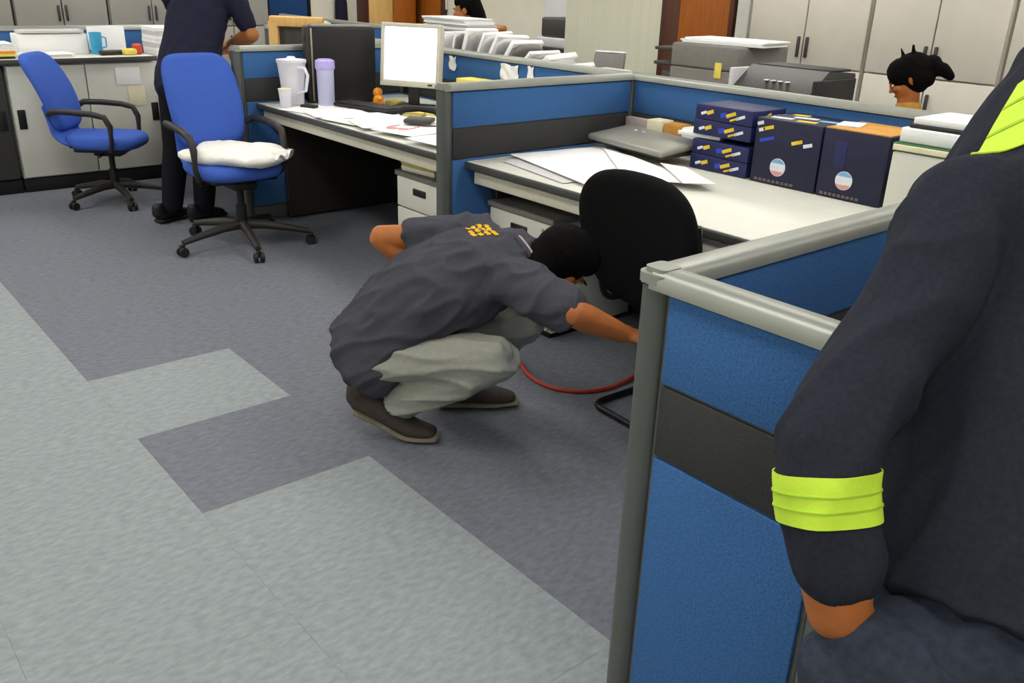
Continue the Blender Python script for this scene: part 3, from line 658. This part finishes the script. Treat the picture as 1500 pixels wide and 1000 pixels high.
B((.1,-.215,.12), (.3,.05,.02), .004).obj('paper_tray', 'black_plastic', t); B((-.243,0,.19), (.03,.36,.36), .006).obj('side_panel', 'paper_grey', t); B((.238,0,.18), (.02,.36,.34), .006).obj('side_panel', 'black_plastic', t)
for k in range(4): G().box((-.06+k*.04,-.13,.325), (.02,.03,.006), .002, M=None).obj('button', 'print_white', t)
t = thing('small_printer', 'black office machine on a dark stand beside the cross wall', 'printer', (-6.55,6.2,0))
B((0,0,.45), (.5,.45,.88), .01).obj('stand', 'black_plastic', t); B((0,0,.935), (.5,.42,.09), .01).obj('paper_tray', 'paper_grey', t); B((0,.02,1.07), (.44,.4,.18), .02).obj('body', 'grey_dark_device', t)
# wall pieces
t = thing('notice_board', 'dark blue notice board on the left wall', 'board', (X0+.02,5.16,1.35)); B((0,0,0), (.03,.5,1.1), .004).obj('panel', 'blue_dark_fabric', t); B((.0,.27,0), (.045,.05,1.12), .004).obj('frame', 'gap_black', t); B((.0,-.27,0), (.045,.05,1.12), .004).obj('frame', 'gap_black', t)
t = thing('wooden_cupboard', 'tall wooden cupboard with one pale and one orange brown door', 'cupboard', (X0,6.46,0)); B((.15,0,1), (.28,.7,1.98), .004).obj('body', 'brown_trim', t); B((.3,-.175,1), (.02,.34,1.94), .003).obj('door', 'wood_pale', t); B((.3,.175,1), (.02,.34,1.94), .003).obj('door', 'wood_orange', t)
t = thing('coat', 'dark purple coat hanging on the left wall', 'coat', (X0,5.85,.85))
G().loft([(.08,0,0),(.08,0,.3),(.07,0,.55)], [(.09,.05),(.08,.05),(.03,.03)], (0,1,0)).obj('cloth', 'shirt_dark', t); G().tube([(0,0,.6),(.07,0,.6),(.08,0,.56)], .008, 6).obj('hook', 'silver', t)
t = thing('whiteboard', 'white board with dark lower edge on the back wall', 'board', (-9.95,Y1-.02,1.45)); B((0,0,0), (.6,.02,.7), .003).obj('panel', 'paper', t); B((0,-.01,-.36), (.6,.04,.03), .004).obj('ledge', 'grey_dark_device', t)
o = B((-7.5,Y1-.012,1.5), (.62,.012,.8), .002).obj('wall_poster', 'paper'); tag(o, 'plain white poster on the back wall beside the cross wall', 'poster')
t = thing('potted_plant', 'small green plant beside the far door', 'plant', (-4.98,6.55,.0)); B((0,0,.42), (.3,.3,.84), .006).obj('stand', 'paper_cream', t); G().lathe([(.06,.84),(.08,.98),(.07,.98)]).obj('pot', 'paper_cream', t)
for k in range(14):
    a = k*2.4; r = .05+.006*k; G().ball((0,0,0), (.05,.02,.006), Matrix.Translation((math.cos(a)*r, math.sin(a)*r, 1.0+.012*(k % 6))) @ Matrix.Rotation(a, 4, 'Z') @ Matrix.Rotation(-.5, 4, 'Y'), 8).obj('leaf', 'leaf_green', t)

# ------------------------------------------------------------------ people
def remesh(bm_g, name, m, parent, voxel=.008, smooth=6, fold=None):
    """union of overlapping closed lofts -> one continuous skin"""
    me = bpy.data.meshes.new('tmp'); bm_g.bm.to_mesh(me); bm_g.bm.free()
    o = bpy.data.objects.new('tmp', me); col.objects.link(o)
    r = o.modifiers.new('r', 'REMESH'); r.mode = 'VOXEL'; r.voxel_size = voxel
    s = o.modifiers.new('s', 'SMOOTH'); s.iterations = smooth; s.factor = .5
    dg = bpy.context.evaluated_depsgraph_get(); out = bpy.data.meshes.new_from_object(o.evaluated_get(dg)); out.name = name
    bpy.data.objects.remove(o); bpy.data.meshes.remove(me)
    if fold:
        nrm = [v.normal.copy() for v in out.vertices]
        for v, n in zip(out.vertices, nrm): v.co += n*fold(v.co, n)
    out.materials.clear(); out.materials.append(MATS[m])
    out.polygons.foreach_set('use_smooth', [True]*len(out.polygons))
    ob = bpy.data.objects.new(name, out); col.objects.link(ob); ob.parent = parent
    return ob
def folds(amp, axis, across=22., along=5., seed=0., axis2=None):
    """cloth creases running along `axis`"""
    a = V(axis).normalized(); b = a.orthogonal().normalized(); c = a.cross(b)
    def f(p, n):
        q = V((p.dot(a)*along+seed, p.dot(b)*across, p.dot(c)*across))
        k = noise.noise(q); k2 = noise.noise(q*2.1+V((5,1,3)))
        ridge = (1-abs(k)*2.2)
        return amp*(.75*ridge*abs(ridge)+.35*k2)
    return f
def frame(d, up):
    """matrix with +y along d (facing) and +z near up"""
    y = V(d).normalized(); z = V(up); z = (z-y*z.dot(y)).normalized(); x = y.cross(z)
    return Matrix(((x.x,y.x,z.x),(x.y,y.y,z.y),(x.z,y.z,z.z))).to_4x4()
def head_shapes(g, M):
    g.ball((0,-.015,.03), (.074,.095,.088), M, 20); g.ball((0,.028,-.04), (.06,.064,.075), M, 18); g.ball((0,.062,-.092), (.03,.028,.024), M)
    g.ball((0,.085,.022), (.045,.012,.012), M)                      # brow
    g.ball((0,.094,-.002), (.009,.013,.02), M); g.ball((0,.102,-.022), (.014,.015,.012), M)   # nose
    for s in (-1,1):
        g.ball((s*.038,.07,-.02), (.022,.02,.02), M); g.ball((s*.074,-.012,-.005), (.010,.02,.031), M)     # cheek, ear
    g.ball((0,.083,-.056), (.024,.012,.011), M)
def face_parts(M, parent):
    for s in (-1,1):
        e = G().ball((s*.031,.083,.004), (.013,.009,.008), M, 10).obj('eye', 'eye_white', parent); G().ball((s*.031,.0905,.004), (.0055,.003,.0055), M, 8).obj('iris', 'eye_dark', e)
        G().ball((s*.033,.092,.026), (.018,.005,.004), M, 8).obj('eyebrow', 'hair', parent)
    G().ball((0,.092,-.056), (.021,.008,.006), M, 10).obj('lips', 'lip', parent)
def hand_shapes(g, wr, d, n, side, curl=.5, s=1.0):
    """wrist, finger direction, palm normal (fingers curl towards it), side=+1 thumb along d x n"""
    d = V(d).normalized(); n = V(n); n = (n-d*n.dot(d)).normalized(); t = d.cross(n)*side
    palm_end = wr+d*.085*s
    g.loft([wr, wr+d*.03*s, palm_end], [(.026*s,.019*s),(.038*s,.017*s),(.042*s,.014*s)], t, 12, 3)
    for k, (off, ln) in enumerate(((.030,.072),(.010,.082),(-.010,.076),(-.029,.058))):
        p = palm_end+t*off*s; q = p; ang = 0.; pts = [p-d*.015*s, p]
        for j in range(3):
            ang += curl*(.6+.25*j); dd = d*math.cos(ang)+n*math.sin(ang); q = q+dd*ln*s*(.42,.33,.25)[j]; pts.append(q)
        g.loft(pts, [.0095*s,.0095*s,.0085*s,.0078*s,.0065*s], t, 8, 2)
    b = wr+d*.025*s+t*.026*s; m1 = b+(d*.6+t*.75+n*.25).normalized()*.042*s; m2 = m1+(d*.9+t*.2+n*.5*curl).normalized()*.034*s; m3 = m2+(d*.9-t*.1+n*.6*curl).normalized()*.024*s
    g.loft([b, m1, m2, m3], [.014*s,.012*s,.010*s,.008*s], n, 8, 2)
def shoe(parent, heel, ball, toe, up=V((0,0,1)), w=.05, cols=('shoe_brown','sole')):
    """heel, ball, toe: points on the sole"""
    lat = (toe-ball).cross(up).normalized()
    g = G(); o1 = up*.045
    g.loft([heel+up*.055, (heel+ball)/2+up*.055, ball+up*.042, toe+up*.03-(toe-ball).normalized()*.02], [(w*.80,.045),(w*.9,.045),(w,.036),(w*.72,.022)], lat, 16, 4)
    g.loft([heel+up*.06, heel+up*.10], [(w*.78,.05),(w*.75,.046)], lat, 14, 2)
    s = remesh(g, 'shoe', cols[0], parent, .006, 4)
    g = G(); g.loft([heel+up*.014-(ball-heel).normalized()*.012, (heel+ball)/2+up*.014, ball+up*.014, toe+up*.016], [(w*.9,.014),(w*.95,.013),(w*1.1,.013),(w*.8,.012)], lat, 16, 4)
    g.obj('sole', cols[1], s)
    G().tube([ball+up*.079-lat*.025-(toe-ball)*.25, ball+up*.086, ball+up*.079+lat*.025-(toe-ball)*.25], .004, 6).obj('lace', 'sole', s)
    return s
def person(label, base, J, face, headup, shirt, trousers, skin='skin', sleeve=.6, hem=None, tor=None, hands=None, scale_t=1., fold_shirt=None, fold_trs=None, shoes=None, voxel=.008, sl_r=None, leg_r=None, hair=None, has_legs=True, hip_r=1., arm_r=1., extra_trs=(), head_s=1., shoe_cols=('shoe_brown','sole'), seated=False):
    """J: world joints. Clothes, shoes and hair are children of the person; body is one skin."""
    base = V(base); t = thing('person', label, 'person', base)
    J = {k: V(v)-base for k, v in J.items()}
    lat = (J['shL']-J['shR']).normalized(); hl = (J['hipL']-J['hipR']).normalized()
    k = scale_t
    g = G()
    g.loft([J['pelvis'], J['spine'], J['chest'], J['neck']], [(.145*k,.095*k),(.125*k,.09*k),(.15*k,.10*k),(.06*k,.06*k)], lat)
    g.loft([J['shR'], (J['shR']+J['shL'])/2, J['shL']], [.05*k,.07*k,.05*k], (0,0,1))
    g.loft([J['neck'], J['head']], [.056,.054], lat)
    Mh = Matrix.Translation(J['head']) @ frame(face, headup) @ Matrix.Scale(head_s, 4); head_shapes(g, Mh)
    for s in 'RL':
        g.loft([J['sh'+s], J['el'+s]], [.048*k,.040*k], lat); g.loft([J['el'+s], (J['el'+s]*.7+J['wr'+s]*.3), J['wr'+s]], [.041*k*arm_r,.044*k*arm_r,.030*k*arm_r], lat)
        if hands and s in hands: hand_shapes(g, J['wr'+s], *hands[s])
        if has_legs:
            g.loft([J['hip'+s], J['kn'+s]], [.075*k,.052*k], hl); g.loft([J['kn'+s], J['kn'+s]*.65+J['an'+s]*.35, J['an'+s]], [.052*k,.052*k,.034*k], hl)
    body = remesh(g, 'body', skin, t, min(voxel, .0065), 4)
    face_parts(Mh, t)
    # shirt
    g = G(); T = tor or [(.165,.12),(.155,.115),(.172,.125),(.085,.075)]
    pts = [J['pelvis'], J['spine'], J['chest'], J['neck']]
    if hem is not None: pts = [J['pelvis']+(J['pelvis']-J['spine']).normalized()*hem]+pts; T = [T[0]]+list(T)
    g.loft(pts, [(a*k,b*k) for a, b in T], lat, 20, 5)
    g.loft([J['shR'], (J['shR']+J['shL'])/2, J['shL']], [.062*k,.088*k,.062*k], (0,0,1))
    sr = sl_r or (.072,.066,.058)
    for s in 'RL':
        a, b, c = J['sh'+s], J['el'+s], J['wr'+s]; sleeve_ = sleeve if not isinstance(sleeve, tuple) else sleeve['RL'.index(s)]
        if sleeve_ <= 1: g.loft([a+(a-b)*.05, a.lerp(b, sleeve_*.5), a.lerp(b, sleeve_)], [sr[0]*k,sr[1]*k,sr[2]*k], lat)
        else: g.loft([a, a.lerp(b,.5), b, b.lerp(c, sleeve_-1)], [sr[0]*k,sr[1]*k,sr[1]*k,sr[2]*k], lat)
    sh = remesh(g, 'shirt', shirt, t, voxel, 5, fold_shirt)
    if has_legs:
        g = G(); lr = leg_r or (.098,.078,.062)
        g.loft([J['hipR'], J['pelvis'], J['hipL']], [(.11*k*hip_r,.105*k*hip_r),(.12*k*hip_r,.115*k*hip_r),(.11*k*hip_r,.105*k*hip_r)], (0,0,1))
        for s in 'RL':
            g.loft([J['hip'+s], J['hip'+s].lerp(J['kn'+s],.5), J['kn'+s]], [lr[0]*k,(lr[0]+lr[1])/2*k,lr[1]*k], hl)
            g.loft([J['kn'+s], J['kn'+s].lerp(J['an'+s],.45), J['an'+s]], [lr[1]*k,lr[1]*.97*k,lr[2]*k], hl)
        for ep, er in extra_trs: g.loft([V(p)-base for p in ep], er, hl)
        remesh(g, 'trousers', trousers, t, voxel, 5, fold_trs)
        for s in (shoes or {}): shoe(t, *[V(p)-base for p in shoes[s]], cols=shoe_cols)
    if hair:
        g = G(); hair(g, Mh); remesh(g, 'hair', 'hair', t, .007, 3, folds(.003, V((0,0,1)), 60, 20))
    return t, sh, J, base, Mh
def short_hair(g, M):
    g.ball((0,-.03,.035), (.082,.095,.09), M, 20); g.ball((0,.02,.07), (.072,.07,.052), M, 18); g.ball((0,-.075,-.02), (.065,.045,.06), M, 16)
def bvh_of(o): 
    me = o.data; return BVHTree.FromPolygons([v.co for v in me.vertices], [p.vertices[:] for p in me.polygons])
def wrap(bv, origin, direc, nu, nv, name, m, parent, off=.003, far=None):
    """conforming strip: rays origin(u,v) along direc(u,v) onto the cloth"""
    t = bmesh.new(); grid = []
    for i in range(nu+1):
        row = []
        for j in range(nv+1):
            o, d = origin(i/nu, j/nv), direc(i/nu, j/nv).normalized(); h = bv.ray_cast(o, d)
            row.append((h[0]-d*off) if h[0] is not None and (far is None or h[3] < far) else None)
        grid.append(row)
    vs = {}
    for i in range(nu):
        for j in range(nv):
            q = [(i,j),(i+1,j),(i+1,j+1),(i,j+1)]
            if any(grid[a][b] is None for a, b in q): continue
            P = [grid[a][b] for a, b in q]
            if max((P[0]-P[2]).length, (P[1]-P[3]).length) > .12: continue
            f = []
            for a in q:
                if a not in vs: vs[a] = t.verts.new(grid[a[0]][a[1]])
                f.append(vs[a])
            t.faces.new(f)
    bmesh.ops.recalc_face_normals(t, faces=t.faces); bmesh.ops.solidify(t, geom=list(t.faces), thickness=.002)
    return G()._add(t).obj(name, m, parent)

# --- crouching worker -------------------------------------------------
J = dict(pelvis=(-2.398,1.466,.35), spine=(-2.30,1.56,.50), chest=(-2.172,1.67,.60), neck=(-2.05,1.785,.67), head=(-1.975,1.875,.645),
         shR=(-1.975,1.690,.628), elR=(-1.72,1.70,.60), wrR=(-1.70,1.90,.495), shL=(-2.285,1.775,.685), elL=(-2.525,1.545,.665), wrL=(-2.36,1.74,.46),
         hipR=(-2.31,1.42,.32), knR=(-1.985,1.64,.375), anR=(-2.29,1.47,.155), hipL=(-2.47,1.53,.32), knL=(-2.12,1.86,.42), anL=(-2.40,1.79,.12))
f_dir = V((.65,.76,0))
t, sh, Jl, base, Mh = person('worker in dark grey shirt crouching on the carpet beside the black chair', (-2.36,1.6,0), J, (-.12,.80,-.68), (.45,.5,.75), 'shirt_slate', 'trouser_stone',
    skin='skin_dark', sleeve=(.88,.60), hem=.065, tor=[(.185,.145),(.178,.148),(.182,.14),(.085,.08)], voxel=.008, scale_t=1.0, sl_r=(.076,.074,.066),
    hands={'R': (V((.25,.9,-.3)), V((-.3,0,-1)), 1, .45), 'L': (V((.4,.6,-.6)), V((-.2,.2,-1)), -1, .5)},
    fold_shirt=folds(.017, (.75,.3,.55), 15, 4, 2.), fold_trs=folds(.014, (.8,.5,.1), 17, 4, 5.), leg_r=(.082,.074,.060), hip_r=.8, head_s=1.1,
    shoes={'R': ((-2.425,1.385,.075),(-2.29,1.50,.004),(-2.215,1.565,.002)), 'L': ((-2.425,1.735,.004),(-2.32,1.89,.003),(-2.27,1.97,.003))}, hair=short_hair)
bv = bvh_of(sh)
up_axis = (Jl['neck']-Jl['chest']).normalized(); la = (Jl['shL']-Jl['shR']).normalized(); nb = up_axis.cross(la).normalized()
if nb.z < 0: nb = -nb
c0 = Jl['chest'].lerp(Jl['neck'],.55)+la*.075
for r in range(4):
    for q in range(5-(r == 3)*2):
        wd = .016+.004*((q+r) % 2); x0 = -.055+q*.023+r*.004; y0 = .035-r*.021
        wrap(bv, lambda u, v: c0+la*(x0+wd*u)+up_axis*(y0+.013*v+.003*math.sin(u*6+q))+nb*.3, lambda u, v: -nb, 4, 3, 'back_print', 'print_yellow', sh, .0025)
# collar
cp = [Jl['neck']+up_axis*-.0+ (la*math.cos(a)*.078+nb*math.sin(a)*.075) + up_axis*.012 for a in [k*math.pi/8 for k in range(17)]]
G().tube(cp[:-1], .009, 8, True).obj('collar', 'shirt_slate', t); G().tube([p+up_axis*.012 for p in cp[:-1]], .004, 6, True).obj('collar_trim', 'pink_book', t)

# --- worker with hi-vis bands close to the camera ------------------------
J = dict(pelvis=(-.275,1.05,.775), spine=(-.305,1.205,.97), chest=(-.395,1.34,1.21), neck=(-.43,1.41,1.395), head=(-.45,1.47,1.55),
         shL=(-.480,1.195,1.235), elL=(-.462,.905,.985), wrL=(-.392,.868,.80), shR=(-.22,1.38,1.30), elR=(-.05,1.36,1.04), wrR=(-.10,1.50,.88),
         hipL=(-.33,.97,.70), hipR=(-.19,1.03,.70), knL=(-.34,.98,.43), knR=(-.17,1.05,.44), anL=(-.34,.93,.09), anR=(-.15,1.0,.09))
t, sh, Jl, base, Mh = person('worker in navy shirt with yellow bands standing beside the return panel', (-.27,1.0,0), J, (-.3,.9,-.3), (-.05,.2,1), 'shirt_navy', 'trouser_navy',
    skin='skin_dark', sleeve=1.70, hem=.0, tor=[(.165,.125),(.218,.145),(.205,.15),(.12,.11)], voxel=.0075, sl_r=(.080,.062,.054), arm_r=1.25,
    hands={'L': (V((.42,.58,-.70)), V((-.35,.9,.2)), 1, .35, .9), 'R': (V((-.1,.6,-.7)), V((-.8,0,-.3)), -1, .5)},
    fold_shirt=folds(.010, (.2,.35,1), 13, 3.5, 9.), fold_trs=folds(.009, (.6,.3,.6), 14, 5, 3.), leg_r=(.105,.085,.075), hip_r=.85, extra_trs=[([(-.368,.882,.768),(-.325,.905,.735),(-.265,.935,.685)],[.052,.068,.072]),([(-.34,.93,.75),(-.28,.975,.70)],[.07,.08]),([(-.372,.868,.732),(-.355,.90,.68),(-.32,.97,.60)],[.056,.072,.09])],
    shoes={'L': ((-.37,.90,.003),(-.39,1.05,.003),(-.40,1.15,.003)), 'R': ((-.14,.97,.003),(-.13,1.12,.003),(-.12,1.22,.003))}, hair=short_hair)
bv = bvh_of(sh)
e, wv = Jl['elL'], Jl['wrL']; ax = (wv-e).normalized(); b1 = ax.orthogonal().normalized(); b2 = ax.cross(b1)
c1 = e.lerp(wv,.12); 
def ring(u, v): return c1+ax*(.060*v)+(b1*math.cos(2*math.pi*u)+b2*math.sin(2*math.pi*u))*.088
pd = V((-.25,.72,-.62)).normalized(); pc = [V(p)-base for p in ((-.462,1.19,1.47),(-.40,1.27,1.49),(-.468,1.115,1.362),(-.39,1.21,1.385))]
def patch(u, v): return (pc[0]*(1-u)+pc[1]*u)*(1-v)+(pc[2]*(1-u)+pc[3]*u)*v-pd*.35
wrap(bv, patch, lambda u, v: pd, 14, 14, 'shoulder_band', 'hi_vis', sh, .004)
for vv in (.3,.62): wrap(bv, lambda u, v: patch(u, vv+.035*v), lambda u, v: pd, 14, 1, 'band_seam', 'hi_vis_seam', sh, .0055)
wrap(bv, ring, lambda u, v: -(b1*math.cos(2*math.pi*u)+b2*math.sin(2*math.pi*u)), 40, 8, 'arm_band', 'hi_vis', sh, .004, .05)
for vv in (.36,.66): wrap(bv, lambda u, v: ring(u, vv+.03*v), lambda u, v: -(b1*math.cos(2*math.pi*u)+b2*math.sin(2*math.pi*u)), 40, 1, 'band_seam', 'hi_vis_seam', sh, .0055, .05)

# --- standing worker at the left counter ---------------------------------
J = dict(pelvis=(-5.62,2.10,.90), spine=(-5.68,2.16,1.05), chest=(-5.75,2.25,1.24), neck=(-5.78,2.32,1.42), head=(-5.80,2.38,1.58),
         shL=(-5.93,2.16,1.33), elL=(-6.05,2.30,1.10), wrL=(-5.95,2.5,1.0), shR=(-5.62,2.44,1.32), elR=(-5.55,2.50,1.12), wrR=(-5.78,2.46,1.04),
         hipL=(-5.70,2.03,.86), hipR=(-5.54,2.14,.86), knL=(-5.62,1.97,.46), knR=(-5.50,2.11,.46), anL=(-5.55,1.88,.09), anR=(-5.46,2.05,.09))
t, sh, *_ = person('worker in dark shirt standing behind the blue chairs at the kettle desk', (-5.55,2.02,0), J, (-.5,.8,-.3), (0,.1,1), 'shirt_dark', 'trouser_black',
    skin='skin', sleeve=.72, hem=.10, tor=[(.20,.15),(.185,.14),(.19,.135),(.085,.075)], arm_r=1.2, voxel=.012, fold_shirt=folds(.008, (.3,.4,.9), 14, 5, 4.), hands={'R': (V((-.7,.4,-.4)), V((0,0,-1)), 1, .4), 'L': (V((.2,.6,-.6)), V((0,0,-1)), -1, .4)},
    shoes={'L': ((-5.56,1.80,.003),(-5.62,1.94,.003),(-5.65,2.02,.003)), 'R': ((-5.45,1.98,.003),(-5.50,2.12,.003),(-5.53,2.2,.003))}, hair=short_hair, shoe_cols=('black_plastic','black_plastic'))

# --- seated women beyond the partitions ----------------------------------
def seated(label, hx, hy, hz, fdir, blouse, skin, hairfn, arm=None, sleeve=.9, tilt=.15):
    f = V((*fdir,0)).normalized(); l = V((-f.y, f.x, 0)); h = V((hx,hy,hz)); up = V((0,0,1))
    n = h-up*.15-f*.02; c = n-up*.17-f*.01; s = c-up*.17; p = V((n.x, n.y, max(.5, hz-.62)))-f*.03
    J = dict(head=h, neck=n, chest=c, spine=s, pelvis=p, shL=n-up*.075+l*.16, shR=n-up*.075-l*.16)
    for sd, q in (('L',1),('R',-1)):
        J['el'+sd] = J['sh'+sd]-up*.22+l*q*.07+f*.08; J['wr'+sd] = J['el'+sd]+f*.22+up*.02-l*q*.05
        J['hip'+sd] = p+l*q*.09; J['kn'+sd] = p+l*q*.1+f*.38; J['an'+sd] = J['kn'+sd]-up*(p.z-.09)
    if arm: J.update({k: V(v) for k, v in arm.items()})
    t, sh, *_ = person(label, (p.x,p.y,0), J, f*.95+V((0,0,-tilt)), (0,0,1), blouse, 'trouser_black', skin=skin, sleeve=sleeve, voxel=.012, scale_t=.92,
        hands={'R': (f-up*.1, -up, 1, .4), 'L': (f-up*.1, -up, -1, .4)}, shoes={sd: (J['an'+sd]*1-up*(J['an'+sd].z-.003)-f*.04, J['an'+sd]-up*(J['an'+sd].z-.003)+f*.1, J['an'+sd]-up*(J['an'+sd].z-.003)+f*.17) for sd in 'LR'}, hair=hairfn, shoe_cols=('black_plastic','black_plastic'))
    # the stool she sits on
    c = thing('desk_stool', 'dark stool under '+('the woman with tied up hair' if 'tied' in label else 'the woman with long hair'), 'stool', (p.x,p.y,0))
    G()._add(rounded_pad(.4,.4,.07,.1), Matrix.Translation((0,0,p.z-.155))).obj('seat', 'chair_black', c)
    G().lathe([(.2,.0),(.2,.03),(.03,.05),(.03,p.z-.185)]).obj('column', 'black_plastic', c)
def long_hair(g, M):
    short_hair(g, M); g.loft([M @ V((0,-.07,.05)), M @ V((0,-.105,-.08)), M @ V((0,-.10,-.26))], [(.085,.055),(.085,.05),(.06,.03)], M.to_3x3() @ V((1,0,0)))
def bun_hair(g, M):
    short_hair(g, M); g.ball((0,.035,.045), (.082,.06,.075), M, 18); g.ball((0,-.03,0), (.086,.08,.09), M, 18); g.ball((0,-.12,.02), (.05,.05,.05), M); g.loft([M @ V((0,-.12,0)), M @ V((0,-.16,-.03)), M @ V((0,-.18,-.08))], [.04,.035,.02])
    g.loft([M @ V((.02,-.01,.11)), M @ V((.025,-.015,.16))], [.012,.006]); g.loft([M @ V((-.02,-.06,.105)), M @ V((-.02,-.075,.155))], [.012,.006])
seated('woman with long black hair seated beyond the white paper stack', -6.04,4.56,1.245, (-.75,-.5), 'blouse_red', 'skin', long_hair, arm=dict(elL=(-5.72,4.50,1.115), wrL=(-5.46,4.48,1.14)), sleeve=.95)
seated('woman with tied up black hair seated in front of the cream cabinets', -2.36,4.72,1.07, (-.8,-.4), 'blouse_tan', 'skin_dark', bun_hair, tilt=.55)
